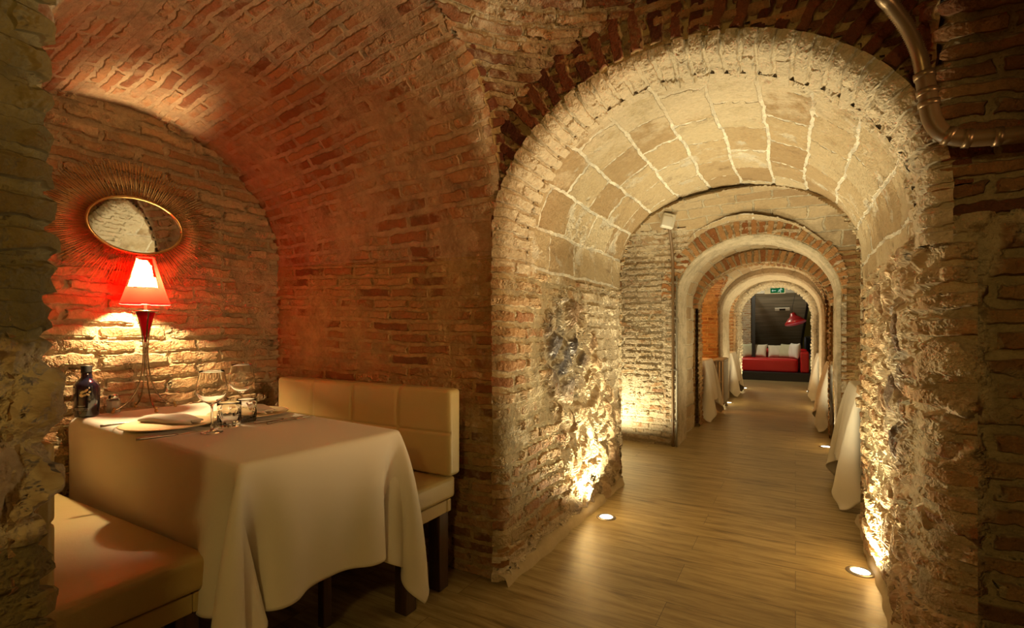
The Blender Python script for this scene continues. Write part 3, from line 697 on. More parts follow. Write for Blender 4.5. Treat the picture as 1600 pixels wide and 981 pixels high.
# ================================================================== tablecloths: a small cloth solver
def drape(x0, y0, w, d, over, ztop, dx=.022, boxes=(), floor=.012, steps=240, iters=14, seed=1, back=None):
    """cloth laid over a table top w x d centred on (x0, y0); over = overhang on (-x, +x, -y, +y)"""
    r = np.random.RandomState(seed)
    xs = np.arange(-w / 2 - over[0], w / 2 + over[1] + dx / 2, dx); ys = np.arange(-d / 2 - over[2], d / 2 + over[3] + dx / 2, dx)
    X, Y = np.meshgrid(xs, ys, indexing='ij'); nx, ny = X.shape
    P = np.stack([X, Y, np.full(X.shape, ztop)], -1)
    pin = (np.abs(X) < w / 2 + 1e-4) & (np.abs(Y) < d / 2 + 1e-4)
    out = ~pin
    P[..., 2] += np.where(out, r.normal(size=X.shape) * .002 + .006 * np.sin(X * 19 + seed) * np.sin(Y * 23), 0)
    V = np.zeros_like(P); wgt = out.astype(float)[..., None]
    def con(A, B, sl_a, sl_b, L, k):
        pass
    pairs = []
    def addp(di, dj, k):
        L = math.hypot(di, dj) * dx
        i0, i1 = 0, nx - di
        j0, j1 = (0, ny - dj) if dj >= 0 else (-dj, ny)
        for ph in (0, 1):
            if di:
                a = (slice(i0 + ph * di, i1, 2 * di) if di == 1 else None)
            pairs.append((di, dj, L, k, ph))
    for di, dj, k in ((1, 0, 1), (0, 1, 1), (1, 1, .5), (1, -1, .5), (2, 0, .16), (0, 2, .16), (4, 0, .02), (0, 4, .02)):
        addp(di, dj, k)
    I, J = np.meshgrid(np.arange(nx), np.arange(ny), indexing='ij')
    batches = []
    for di, dj, L, k, ph in pairs:
        ok = (I + di < nx) & (J + dj < ny) & (J + dj >= 0)
        key = (I // di) % 2 if di else (J // dj) % 2
        m = ok & (key == ph); a = (I * ny + J)[m]; b = ((I + di) * ny + J + dj)[m]
        wa = wgt.reshape(-1)[a]; wb = wgt.reshape(-1)[b]; s = wa + wb; q = s > 0
        a, b, wa, wb, s = a[q], b[q], wa[q], wb[q], s[q]
        batches.append((a, b, (wa / s)[:, None], (wb / s)[:, None], L, k))
    F = P.reshape(-1, 3); W = wgt.reshape(-1, 1); prev = F.copy(); dt = 1 / 90.
    th = .004
    allb = [((0, 0, ztop - .024), (w / 2 - .006, d / 2 - .006, .019))] + [(b[0], b[1]) for b in boxes]
    for st in range(steps):
        vel = (F - prev) * .985; prev = F.copy()
        F = F + (vel + np.array([0, 0, -9.8 * dt * dt])) * W
        for it in range(iters):
            for a, b, wa, wb, L, k in batches:
                dlt = F[b] - F[a]; ln = np.linalg.norm(dlt, axis=1, keepdims=True) + 1e-9
                if L > dx * 1.5: c = np.minimum(ln - L, 0) if L > dx * 1.9 else ln - L
                else: c = ln - L
                g = dlt * (c / ln * k)
                F[a] += g * wa; F[b] -= g * wb
            for c, h in allb:
                c = np.array(c); h = np.array(h) + th
                q = F - c; ins = (np.abs(q) < h).all(1)
                if ins.any():
                    qi = q[ins]; pen = h - np.abs(qi); pen[:, 2] *= 1.0; ax = np.argmin(pen, 1)
                    ii = np.arange(len(qi)); sg = np.sign(qi[ii, ax]); sg[sg == 0] = 1
                    qi[ii, ax] = sg * h[ax]; F[ins] = np.where(W[ins] > 0, qi + c, F[ins])
            low = F[:, 2] < floor; F[low, 2] = floor
            prev[low] = F[low] * .6 + prev[low] * .4
        if back is not None:
            m = F[:, 0] < back; F[m, 0] = back
    G = F.reshape(nx, ny, 3)
    for _ in range(1):
        S = G.copy(); S[1:-1, 1:-1] = G[1:-1, 1:-1] * .5 + .125 * (G[2:, 1:-1] + G[:-2, 1:-1] + G[1:-1, 2:] + G[1:-1, :-2])
        G = np.where(wgt > 0, S, G)
    me = bpy.data.meshes.new('tablecloth')
    idx = np.arange(nx * ny).reshape(nx, ny); q = np.stack([idx[:-1, :-1], idx[1:, :-1], idx[1:, 1:], idx[:-1, 1:]], -1).reshape(-1, 4)
    me.from_pydata(G.reshape(-1, 3).tolist(), [], q.tolist())
    for p in me.polygons: p.use_smooth = True
    return me

def cloth_obj(me, loc, rz, label, group=None):
    o = bpy.data.objects.new('tablecloth', me); C.objects.link(o); o.location = loc; o.rotation_euler = (0, 0, rz)
    if not me.materials: me.materials.append(M['cloth'])
    s = o.modifiers.new('s', 'SUBSURF'); s.levels = s.render_levels = 1
    k = o.modifiers.new('k', 'SOLIDIFY'); k.thickness = .0016; k.offset = 1
    return tag(o, label, 'tablecloth', group)

def table(loc, rz, w, d, label, cat='table', group=None, h=.75):
    t = thing('dining_table', loc, rz, label, cat, group)
    bm = bmesh.new(); add_box(bm, (0, 0, h - .019), (w - .03, d - .03, .028)); finish(bm, 'table_top', t, M['dark_wood'], False, .010, 3)
    for sx in (-1, 1):
        for sy in (-1, 1):
            bm = bmesh.new(); x, y = sx * (w / 2 - .28), sy * (d / 2 - .12)
            for (a, b, s) in ((.0, .34, .036), (.34, h - .034, .046)):
                add_box(bm, (x, y, (a + b) / 2), (s, s, b - a))
            finish(bm, 'leg', t, M['dark_wood'], False, .003)
    bm = bmesh.new()
    for sy in (-1, 1): add_box(bm, (0, sy * (d / 2 - .10), h - .062), (w - .35, .02, .055))
    for sx in (-1, 1): add_box(bm, (sx * (w / 2 - .15), 0, h - .062), (.02, d - .25, .055))
    finish(bm, 'apron', t, M['dark_wood'], False)
    return t

# ---- dining table in the niche
TX, TY, TR = -1.9655, 1.1355, math.radians(-4.5)
table((TX, TY, 0), TR, 1.36, .575, 'long narrow dark table hidden under the white cloth in the lamp-lit niche')
me = drape(TX, TY, 1.36, .58, (.04, .42, .42, .42), .757, dx=.020,
           boxes=[((-.14, -.74, .22), (.68, .40, .275)), ((.05, .66, .22), (.62, .315, .275))], steps=280, iters=14, seed=4, back=-.72)
cloth_obj(me, (TX, TY, 0), TR, 'large white tablecloth on the set table in the niche, its corners nearly touching the floor')
TZ = .7625
# ---- side tables further down the passage
sme = drape(0, 0, .90, .65, (.50, .50, .50, .50), .757, dx=.025, steps=240, iters=12, seed=9)
SIDE = [(.795, 4.10, 0, 'side table under a white cloth in the nearest right-hand recess', 'white tablecloth in the nearest right-hand recess, its corner hanging to the floor'),
        (.775, 6.84, 0, 'side table under a white cloth in the second recess on the right', 'white tablecloth in the second recess on the right, past the brick pier'),
        (.765, 9.60, PI, 'side table under a white cloth in the furthest recess on the right', 'white tablecloth in the furthest recess on the right, nearest the red sofa'),
        (-1.435, 6.87, PI, 'side table under a white cloth left of the radiator', 'white tablecloth on the left before the radiator, against the orange lit bricks'),
        (-1.405, 9.60, 0, 'side table under a white cloth beyond the radiator', 'white tablecloth on the left just beyond the radiator')]
for x, y, rz, l1, l2 in SIDE:
    table((x, y, 0), rz, .90, .66, l1)
    cloth_obj(sme, (x, y, 0), rz, l2)

# ================================================================== benches
def soft_box(name, size, c, parent, mat, r=.03, puff=.0, seams_x=(), seams_z=(), face=None, n=46):
    """upholstered block: rounded edges, optional puffing and stitched grooves on the +y or -y face"""
    sx, sy, sz = size
    bm = bmesh.new(); bmesh.ops.create_cube(bm, size=1.0)
    bmesh.ops.subdivide_edges(bm, edges=bm.edges[:], cuts=n, use_grid_fill=True)
    for v in bm.verts:
        p = v.co.copy(); q = Vector((p.x * sx, p.y * sy, p.z * sz))
        h = Vector((sx / 2 - r, sy / 2 - r, sz / 2 - r))
        cl = Vector((max(-h.x, min(h.x, q.x)), max(-h.y, min(h.y, q.y)), max(-h.z, min(h.z, q.z))))
        dl = q - cl
        if dl.length > 1e-6: q = cl + dl.normalized() * min(r, max(abs(dl.x), abs(dl.y), abs(dl.z)))
        if face is not None and p.y * face > .35:
            g = 0
            for s in seams_x: g = max(g, math.exp(-((q.x - s) / .008) ** 2))
            for s in seams_z: g = max(g, .7 * math.exp(-((q.z - s) / .006) ** 2))
            q.y -= face * (.009 * g)
            q.y += face * puff * (1 - (2 * abs(p.x)) ** 4) * (1 - (2 * abs(p.z)) ** 4)
        elif face is None and p.z > .35 and puff:
            q.z += puff * (1 - (2 * abs(p.x)) ** 4) * (1 - (2 * abs(p.y)) ** 4)
        v.co = q + Vector(c)
    return finish(bm, name, parent, mat)

def bench(name, x0, x1, yb, yf, bx0, bx1, label, face, back_t=.08, group=None, z_seat=.49):
    """yb = wall side, yf = front of the seat; face = +1 if one sits facing +y"""
    t = thing(name, ((x0 + x1) / 2, (yb + yf) / 2, 0), 0, label, 'bench', group); ox, oy = t.location.x, t.location.y
    w = x1 - x0; yb2 = yb
    dpt = abs(yf - yb)
    soft_box('seat_cushion', (w, dpt, .10), (0, 0, z_seat - .05), t, M['cream_leather'], .022, .006, n=40)
    bw = bx1 - bx0; byc = yb + face * back_t / 2
    sx = [bw * k / 4 - bw / 2 for k in (1, 2, 3)]
    bk = soft_box('backrest', (bw, back_t, .375), ((bx0 + bx1) / 2 - ox, byc - oy, .685), t, M['cream_leather'], .018, .010, sx, (0.0,), face, n=120)
    yf_ = byc + face * (back_t / 2 + .002) - oy
    for s in sx:
        bm = bmesh.new(); c = ((bx0 + bx1) / 2 - ox + s, yf_ - face * .004, .685)
        bmesh.ops.create_uvsphere(bm, u_segments=16, v_segments=10, radius=.011, matrix=Matrix.Translation(c) @ Matrix.Diagonal((1, .6, 1, 1)))
        finish(bm, 'button', bk, M['cream_leather'])
    bm = bmesh.new()
    for sy in (-1, 1): add_box(bm, (0, sy * (dpt / 2 - .03), z_seat - .130), (w - .03, .028, .055))
    for sx_ in (-1, 1): add_box(bm, (sx_ * (w / 2 - .03), 0, z_seat - .130), (.028, dpt - .09, .055))
    finish(bm, 'seat_rail', t, M['cream_leather'], False, .004)
    bm = bmesh.new(); add_box(bm, (0, 0, z_seat - .106), (w - .05, dpt - .05, .012)); finish(bm, 'seat_board', t, M['dark_wood'], False)
    for sx_ in (-1, 1):
        for sy in (-1, 1):
            bm = bmesh.new(); add_box(bm, (sx_ * (w / 2 - .055), sy * (dpt / 2 - .055), (z_seat - .158) / 2), (.062, .062, z_seat - .158))
            finish(bm, 'leg', t, M['dark_wood'], False, .004)
    for sx_ in (-1, 1):         # arms that carry the backrest
        bm = bmesh.new(); add_box(bm, ((bx0 + bx1) / 2 - ox + sx_ * bw * .3, yb + face * .012 - oy, .50), (.05, .02, .25)); finish(bm, 'backrest_bracket', t, M['dark_wood'], False)
    return t
bench('banquette', -2.44, -1.30, 1.765, 1.445, -2.44, -1.275, 'cream leather banquette with buttoned backrest along the right wall of the niche', -1)
bench('banquette', -2.60, -1.445, .375, .795, -2.60, -1.455, 'cream leather banquette on the near left side of the set table', 1)

# ================================================================== table lamp
LX, LY = -2.565, 1.113
t = thing('table_lamp', (LX, LY, TZ), math.radians(-25), 'table lamp with glowing red tapered shade standing on the white cloth below the mirror', 'table lamp')
bm = bmesh.new()
def shade_ring(z, h, n=8, r=.25):       # rounded square section
    out = []
    for k in range(4 * n):
        a = 2 * PI * k / (4 * n) + PI / 4; c, s_ = math.cos(a), math.sin(a)
        e = (abs(c) ** 4 + abs(s_) ** 4) ** (-.25)
        out.append(Vector((h * e * c, h * e * s_, z)))
    return out
rings_ = []
for k in range(21):
    f = k / 20; rings_.append([bm.verts.new(v) for v in shade_ring(.482 + .213 * f, .094 - (.094 - .033) * (f ** .92), 14)])
for q_, (a, b) in enumerate(zip(rings_, rings_[1:])):
    for k in range(56):
        f_ = [a[k], a[(k + 1) % 56], b[(k + 1) % 56], b[k]]; hh = a[k].co.to_2d(); hx = max(abs(hh.x), abs(hh.y))
        if 7 <= q_ < 19 and all(v.co.x > hx * .93 for v in f_) and all(-.88 * hx < v.co.y < .66 * hx for v in f_): continue   # opening for the added glow panel
        bm.faces.new(f_)
shade = finish(bm, 'lamp_shade', t, M['shade']); 
SP = simple('shade_piping', (.30, .02, .02), .6)
for f, e in ((0, .0015), (1, .0012)):
    bm = bmesh.new(); rr = shade_ring(.482 + .213 * f, .094 - .061 * f); add_tube(bm, rr + [rr[0]], e, 6); finish(bm, 'shade_rim', shade, SP)
# added panel imitating the bulb's glow on the shade side facing the room
bm = bmesh.new(); pv = []
for k in range(11):
    f = .335 + .625 * k / 10; h_ = .094 - .061 * (f ** .92); wdt = h_ * .82
    pv.append([bm.verts.new((h_ + .0022, -wdt + 2 * wdt * j / 8 - h_ * .12, .482 + .213 * f + (0 if k else .004 * math.sin(j * 2.2)))) for j in range(9)])
for a, b in zip(pv, pv[1:]):
    for j in range(8): bm.faces.new((a[j], a[j + 1], b[j + 1], b[j]))
finish(bm, 'glow_panel', shade, M['panel'])
bm = bmesh.new(); add_lathe(bm, [(0.0, .505), (.010, .506), (.013, .52), (.013, .535), (.010, .540), (0, .540)], 20); add_tube(bm, [(0, 0, .455), (0, 0, .505)], .006, 12)
add_lathe(bm, [(.0, .478), (.016, .478), (.018, .482), (.0, .484)], 24)
finish(bm, 'lamp_holder', t, M['white_plastic'])
bm = bmesh.new(); bmesh.ops.create_uvsphere(bm, u_segments=20, v_segments=14, radius=.020, matrix=Matrix.Translation((0, 0, .572)))
bl = finish(bm, 'bulb', t, M['bulb']); bl.visible_shadow = True
bm = bmesh.new(); add_lathe(bm, [(.004, .31), (.013, .355), (.024, .40), (.036, .445), (.034, .446), (.022, .402), (.011, .357), (.002, .316)], 28); finish(bm, 'glass_cone', t, M['red_glass'])
bm = bmesh.new(); add_lathe(bm, [(.0, .446), (.048, .446), (.050, .449), (.048, .453), (.0, .453)], 36); finish(bm, 'drip_disc', t, M['bronze'])
for k in range(4):
    a = PI / 2 * k + .35; ca, sa = math.cos(a), math.sin(a)
    pts = [(.036 * ca, .036 * sa, .447), (.026 * ca, .026 * sa, .41), (.014 * ca, .014 * sa, .345), (.009 * ca, .009 * sa, .28), (.012 * ca, .012 * sa, .20), (.026 * ca, .026 * sa, .12), (.055 * ca, .055 * sa, .058), (.090 * ca, .090 * sa, .026), (.118 * ca, .118 * sa, .013)]
    bm = bmesh.new(); add_tube(bm, smooth_path(pts, 6), .0028, 10); lg = finish(bm, 'leg', t, M['bronze'])
    bm = bmesh.new()
    bmesh.ops.create_uvsphere(bm, u_segments=14, v_segments=10, radius=.0075, matrix=Matrix.Translation((.120 * ca, .120 * sa, .0075)))
    bmesh.ops.create_uvsphere(bm, u_segments=14, v_segments=10, radius=.0065, matrix=Matrix.Translation((.116 * ca, .116 * sa, .020)))
    finish(bm, 'ball_foot', lg, M['brass'])

# ================================================================== sunburst mirror
WXX = A0.x0 + .085; MY, MZ = 1.108, 1.607; MA, MB = .185, .124
t = thing('sunburst_mirror', (WXX, MY, MZ), 0, 'oval sunburst mirror with gilded wire rays on the brick wall above the red lamp', 'mirror')
NSEG = 96
bm = bmesh.new(); ctr = bm.verts.new((.008, 0, 0)); vs = [bm.verts.new((.006, MA * math.cos(2 * PI * k / NSEG), MB * math.sin(2 * PI * k / NSEG))) for k in range(NSEG)]
vb = [bm.verts.new((0, v.co.y, v.co.z)) for v in vs]
ctr.co.x = .006
for k in range(NSEG):
    bm.faces.new((ctr, vs[k], vs[(k + 1) % NSEG])); bm.faces.new((vs[k], vb[k], vb[(k + 1) % NSEG], vs[(k + 1) % NSEG]))
bm.faces.new(vb[::-1]); finish(bm, 'mirror_glass', t, M['mirror'], False)
bm = bmesh.new(); add_tube(bm, [(.006, (MA + .003) * math.cos(2 * PI * k / NSEG), (MB + .003) * math.sin(2 * PI * k / NSEG)) for k in range(NSEG + 1)], .0062, 12); finish(bm, 'frame', t, M['brass'])
rest = bmesh.new(); NR = 168
for k in range(NR):
    a = 2 * PI * (k + .5) / NR; c_, s_ = math.cos(a), math.sin(a)
    L = (1.0, .90, .96, .86)[k % 4] * (1 + .03 * math.sin(k * 2.7))
    p0 = Vector((-.002 if k % 2 else .003, MA * c_, MB * s_)); p1 = Vector((p0.x + .004, MA * c_ + .175 * L * math.cos(a), MB * s_ + .168 * L * math.sin(a)))
    if k % 5 in (0, 2, 4) or k % 25 == 1:
        bm = bmesh.new(); add_tube(bm, [p0, p1], .0017, 6); finish(bm, 'ray', t, M['gold_rod'])
    else: add_tube(rest, [p0, p1], .0017, 6)
o = finish(rest, 'wire_rays', t, M['gold_rod']); o['kind'] = 'stuff'
bm = bmesh.new(); add_lathe(bm, [(.0, -.065), (.05, -.065), (.05, -.003), (.0, -.003)], 30, M=Matrix.Rotation(PI / 2, 4, 'Y')); finish(bm, 'wall_mount', t, M['black'])

# ================================================================== things on the cloth
def bottle():
    t = thing('oil_bottle', (-2.615, .915, TZ), math.radians(-5), 'dark navy glass bottle with gold leaf emblem at the wall end of the cloth', 'bottle')
    bm = bmesh.new()
    add_lathe(bm, [(.0, .0), (.040, .0), (.0425, .004), (.0445, .04), (.0455, .115), (.0450, .127), (.041, .138), (.032, .148), (.023, .156), (.0188, .165), (.0182, .185), (.0182, .186), (.0, .186)], 48)
    b = finish(bm, 'bottle_body', t, M['bottle'])
    bm = bmesh.new(); add_lathe(bm, [(.0184, .183), (.0198, .184), (.0198, .188), (.0188, .1895), (.0188, .211), (.0175, .213), (.0, .213)], 32); finish(bm, 'cap', t, M['black'])
    # printed emblem and lettering wrapped on the side that faces the room
    def arc(bm, a0, a1, z0, z1, r=.0459, n=8):
        vs = [[bm.verts.new((r * math.cos(a0 + (a1 - a0) * k / n), r * math.sin(a0 + (a1 - a0) * k / n), z)) for k in range(n + 1)] for z in (z0, z1)]
        for k in range(n): bm.faces.new((vs[0][k], vs[0][k + 1], vs[1][k + 1], vs[1][k]))
    bm = bmesh.new(); F = math.radians(-42 + 5)
    for (ca, cz, la, hz, tilt) in ((.10, .104, .17, .006, .5), (.36, .110, .16, .006, .9), (.03, .090, .17, .0065, -.3), (.26, .092, .12, .005, .0), (.48, .094, .14, .005, -.6), (.62, .104, .10, .004, .3)):
        ring_ = []
        for k in range(14):
            a = 2 * PI * k / 14; u_ = la * math.cos(a); v_ = hz * math.sin(a)
            uu = u_ ; vv = v_ + tilt * u_ * .03
            ang = F + ca + uu; ring_.append(bm.verts.new((.0460 * math.cos(ang), .0460 * math.sin(ang), cz + vv)))
        c = bm.verts.new((.0463 * math.cos(F + ca), .0463 * math.sin(F + ca), cz))
        for k in range(14): bm.faces.new((c, ring_[k], ring_[(k + 1) % 14]))
    finish(bm, 'leaf_emblem', b, M['label_gold'])
    bm = bmesh.new(); rr = random.Random(5)
    a = F - .25
    while a < F + .28: arc(bm, a, a + .035, .0445, .0475, .0457, 2); a += .055
    a = F - .62
    while a < F + .62:
        l = rr.uniform(.02, .07); arc(bm, a, a + l, .0345, .0362, .0456, 3); a += l + .025
    a = F - .5
    while a < F + .6:
        l = rr.uniform(.02, .06); arc(bm, a, a + l, .0290, .0306, .0455, 3); a += l + .025
    finish(bm, 'lettering', b, M['label_white'])
bottle()
t = thing('salt_shaker', (-2.60, 1.005, TZ), math.radians(10), 'small square glass salt shaker with steel cap beside the dark bottle', 'salt shaker')
bm = bmesh.new(); add_box(bm, (0, 0, .031), (.040, .040, .062)); o = finish(bm, 'glass_body', t, M['glass'], True, .006, 3)
bm = bmesh.new(); add_box(bm, (0, 0, .029), (.034, .034, .052)); finish(bm, 'salt', t, M['salt'], True, .004, 2)
bm = bmesh.new(); add_lathe(bm, [(.0, .062), (.018, .062), (.0195, .065), (.0195, .076), (.018, .080), (.010, .083), (.0, .0835)], 32); finish(bm, 'cap', t, M['steel'])

def wine_glass(loc, label):
    t = thing('wine_glass', loc, 0, label, 'wine glass', 'wine glasses on the set table')
    bm = bmesh.new()
    pr = [(.0, .0), (.034, .0), (.0355, .0012), (.034, .0025), (.020, .0045), (.008, .008), (.0042, .014), (.0036, .03), (.0036, .085), (.0045, .094), (.010, .100), (.024, .109), (.038, .122), (.0465, .138), (.0485, .152), (.0475, .170), (.0440, .192), (.0395, .214), (.0385, .219), (.0378, .219), (.0386, .213), (.0430, .191), (.0465, .170), (.0474, .152), (.0455, .139), (.037, .1235), (.023, .1105), (.008, .1035), (.0, .1020)]
    add_lathe(bm, pr, 56); finish(bm, 'stemmed_bowl', t, M['glass'])
    return t
wine_glass((-1.795, .985, TZ), 'nearer stemmed wine glass on the set table, beside the tumbler')
wine_glass((-2.035, 1.240, TZ), 'further stemmed wine glass on the set table, behind the tumblers')
def tumbler(loc, label, r=.041, h=.092):
    t = thing('tumbler', loc, .3, label, 'tumbler', 'cut glass tumblers on the set table')
    bm = bmesh.new()
    no = 22
    pr = [(.0, .0), (r * .86, .0), (r * .93, .003)] + [(r * (.97 + .03 * k / no), .010 + (h - .014) * k / no) for k in range(no + 1)] + [(r * .985, h), (r * .965, h), (r * .955, h * .85), (r * .92, .016), (.0, .012)]
    n = 96; R = add_lathe(bm, pr, n)
    for j in range(3, 4 + no):          # crossed diagonal cuts
        z_ = pr[j][1]
        if z_ > h * .80: continue
        for i, v in enumerate(R[j]):
            th_ = 2 * PI * i / n
            g = max(0, math.cos(8 * th_ + z_ * 95) - .55) + max(0, math.cos(8 * th_ - z_ * 95) - .55)
            q = 1 - .055 * min(g / .45, 1); v.co.x *= q; v.co.y *= q
    finish(bm, 'cut_body', t, M['cut_glass']); return t
tumbler((-1.852, 1.080, TZ), 'nearer cut glass tumbler beside the wine glass')
tumbler((-1.895, 1.175, TZ), 'further cut glass tumbler, partly behind the other tumbler', .036, .090)

def plate(loc, rz, label):
    t = thing('dinner_plate', loc, rz, label, 'plate', 'plates on the set table')
    bm = bmesh.new()
    add_lathe(bm, [(.0, .002), (.070, .002), (.075, .0), (.085, .001), (.112, .006), (.150, .014), (.152, .0155), (.150, .017), (.112, .0095), (.088, .0055), (.0, .0050)], 72)
    finish(bm, 'plate_body', t, M['porcelain'])
    bm = bmesh.new(); add_lathe(bm, [(.1495, .0140), (.1530, .0140), (.1545, .0156), (.1530, .0172), (.1490, .0172)], 72); finish(bm, 'rim', t, M['label_gold'])
    return t
plate((-2.035, .960, TZ), 0, 'nearer dinner plate with a rolled napkin, at the left edge of the cloth')
plate((-2.020, 1.262, TZ), 0, 'further dinner plate with a napkin, at the backrest side of the cloth')
def napkin(loc, rz, label, L=.235, W=.06):
    """a loosely rolled linen napkin: spiral section swept along its length"""
    bm = bmesh.new(); n = 26; m = 44; rows = []
    for i in range(n + 1):
        f = i / n; x = (f - .5) * L; wv = math.sin(f * 5.2 + .6) * .008
        sc_ = .82 + .24 * math.sin(f * PI) + .08 * math.sin(f * 11)
        row = []
        for j in range(m):
            g = j / (m - 1); a = g * 2 * PI * 1.45; rr = (.0270 - .012 * g) * sc_
            y = rr * 1.55 * math.cos(a) + wv; z = rr * .70 * math.sin(a) + .0215 * sc_ + .003 * math.sin(f * 8 + a * 2)
            row.append(bm.verts.new((x + .004 * math.sin(a * 2), y, max(z, .0022))))
        rows.append(row)
    for a, b in zip(rows, rows[1:]):
        for j in range(m - 1): bm.faces.new((a[j], a[j + 1], b[j + 1], b[j]))
    o = finish(bm, 'napkin', None, M['napkin'])
    k = o.modifiers.new('k', 'SOLIDIFY'); k.thickness = .0022; k.offset = -1
    o.location = loc; o.rotation_euler = (0, 0, rz)
    return tag(o, label, 'napkin', 'rolled napkins on the plates')
napkin((-2.030, .962, TZ + .006), math.radians(20), 'rolled linen napkin lying on the nearer plate')
napkin((-2.005, 1.262, TZ + .006), math.radians(14), 'rolled linen napkin lying on the further plate', .20)
def knife(loc, rz, label):
    t = thing('table_knife', loc, rz, label, 'knife', 'knives on the set table')
    bm = bmesh.new(); add_tube(bm, smooth_path([(-.115, 0, .005), (-.06, 0, .005), (0, 0, .0045)], 5), .0045, 10, lambda i: .0052 - .00018 * i); finish(bm, 'handle', t, M['dull_steel'])
    bm = bmesh.new(); ps = [(0, -.0035), (.03, -.009), (.07, -.0095), (.10, -.005), (.112, .003), (.10, .005), (.05, .0045), (0, .0035)]
    lo = [bm.verts.new((x, y, .0036)) for x, y in ps]; hi = [bm.verts.new((x, y, .0050)) for x, y in ps]
    bm.faces.new(hi); bm.faces.new(lo[::-1])
    for k in range(len(ps)): bm.faces.new((lo[k], lo[(k + 1) % len(ps)], hi[(k + 1) % len(ps)], hi[k]))
    finish(bm, 'blade', t, M['steel'], False); return t
def fork(loc, rz, label):
    t = thing('table_fork', loc, rz, label, 'fork', 'forks on the set table')
    bm = bmesh.new(); add_tube(bm, smooth_path([(-.10, 0, .004), (-.05, 0, .006), (.02, 0, .004)], 5), .004, 10, lambda i: .0048 - .0002 * i); finish(bm, 'handle', t, M['dull_steel'])
    bm = bmesh.new(); add_box(bm, (.034, 0, .0045), (.034, .021, .0022))
    for k in range(4): add_box(bm, (.074, -.009 + .006 * k, .0055), (.05, .0028, .002))
    finish(bm, 'tines', t, M['steel'], False, .0008); return t
knife((-1.840, .895, TZ), math.radians(98) - PI / 2 + math.radians(68), 'table knife with round handle beside the nearer plate')
fork((-2.225, .925, TZ), math.radians(75), 'fork on the wall side of the nearer plate')
knife((-1.800, 1.270, TZ), math.radians(80), 'table knife beside the further plate')
fork((-1.755, 1.275, TZ), math.radians(84), 'fork beside the further plate at the backrest side')

# ================================================================== floor uplights
def uplight_ring(): pass
base = None
UL = ['recessed floor uplight at the foot of the dark flint rubble, left of the nearest passage',
      'largest recessed floor uplight, at the foot of the right-hand wall nearest the camera',
      'recessed floor uplight beside the second tablecloth on the right',
      'small recessed floor uplight beside the furthest tablecloth on the right',
      'small recessed floor uplight at the foot of the radiator',
      'tiny recessed floor uplight at the left foot of the last arch, before the sofa',
      'tiny recessed floor uplight at the right foot of the last arch, before the sofa']
for k, (x, y, p, lean) in enumerate(UPLIGHTS):
    if base is None:
        base = thing('floor_uplight', (x, y, 0), 0, UL[0], 'floor light', 'recessed floor uplights along the passage')
        bm = bmesh.new(); add_lathe(bm, [(.038, .0012), (.040, .0055), (.052, .0060), (.057, .0035), (.058, .0)], 48); finish(bm, 'trim_ring', base, M['dull_steel'])
        bm = bmesh.new(); add_lathe(bm, [(.0, .0042), (.030, .0040), (.0395, .0028), (.0395, .0005), (.0, .0005)], 48); finish(bm, 'lens', base, M['led'])
    else:
        c = copy_tree(base); c.location = (x, y, 0); c['label'] = UL[k]

# ================================================================== corrugated conduit and pipe over the right arch
t = thing('ceiling_pipe', (.30, 1.55, 2.0), 0, 'brown pipe bending down over the right side of the first arch', 'pipe')
OFF = Vector((.30, 1.55, 2.0))
def rel(ps): return [Vector(p) - OFF for p in ps]
pth = smooth_path(PIPE_A, 26); rad = .0175
bm = bmesh.new(); add_tube(bm, rel(pth), rad, 16, lambda i: rad + (.0022 if i % 2 else -.0012)); finish(bm, 'corrugated_conduit', t, M['pipe_metal'])
pth = smooth_path(PIPE_B, 12)
bm = bmesh.new(); add_tube(bm, rel(pth), .0225, 20); body = finish(bm, 'pipe_body', t, M['pipe'])
for q in PIPE_C:
    i = q; a = pth[i]; d_ = (pth[min(i + 1, len(pth) - 1)] - pth[i - 1]).normalized()
    bm = bmesh.new(); add_tube(bm, rel([a - d_ * .008, a + d_ * .008]), .0255, 20); finish(bm, 'coupling', t, M['pipe_metal'])

# ---- vertical conduit with the lamp at the corner of the first crossing
t = thing('emergency_light', (-1.005, 4.61, 2.125), 0, 'white box lamp on top of the vertical pipe at the corner of the crossing', 'lamp')
bm = bmesh.new(); R_ = Matrix.Rotation(math.radians(25), 3, 'Z') @ Matrix.Rotation(math.radians(14), 3, 'Y')
add_box(bm, (0, -.02, 0), (.115, .07, .13), R_); finish(bm, 'housing', t, M['white_plastic'], True, .014, 3)
bm = bmesh.new(); add_box(bm, (.002, -.060, -.008), (.085, .012, .095), R_); finish(bm, 'diffuser', t, simple('diffuser', (.8, .78, .7), .3), True, .006, 2)
bm = bmesh.new(); add_box(bm, (0, .02, .05), (.05, .05, .09)); finish(bm, 'bracket', t, M['grey_paint'], False)
t = thing('wall_conduit', (-1.035, 4.95, 0), 0, 'brown vertical pipe running from the floor up to the box lamp', 'pipe')
bm = bmesh.new(); add_tube(bm, smooth_path([(0, 0, 0), (0, 0, .6), (0, 0, 1.2), (0, -.01, 1.72), (.004, -.07, 1.90), (.012, -.17, 2.02), (.022, -.28, 2.10)], 8), .014, 12); finish(bm, 'pipe_body', t, M['pipe'])
bm = bmesh.new(); add_tube(bm, [(.034, .0, 0), (.034, .0, 1.66)], .009, 10); finish(bm, 'cable_duct', t, M['grey_paint'])
for z in (.25, .75, 1.25, 1.60):
    bm = bmesh.new(); add_box(bm, (.012, .006, z), (.07, .034, .018)); finish(bm, 'clip', t, M['dull_steel'], False, .002)

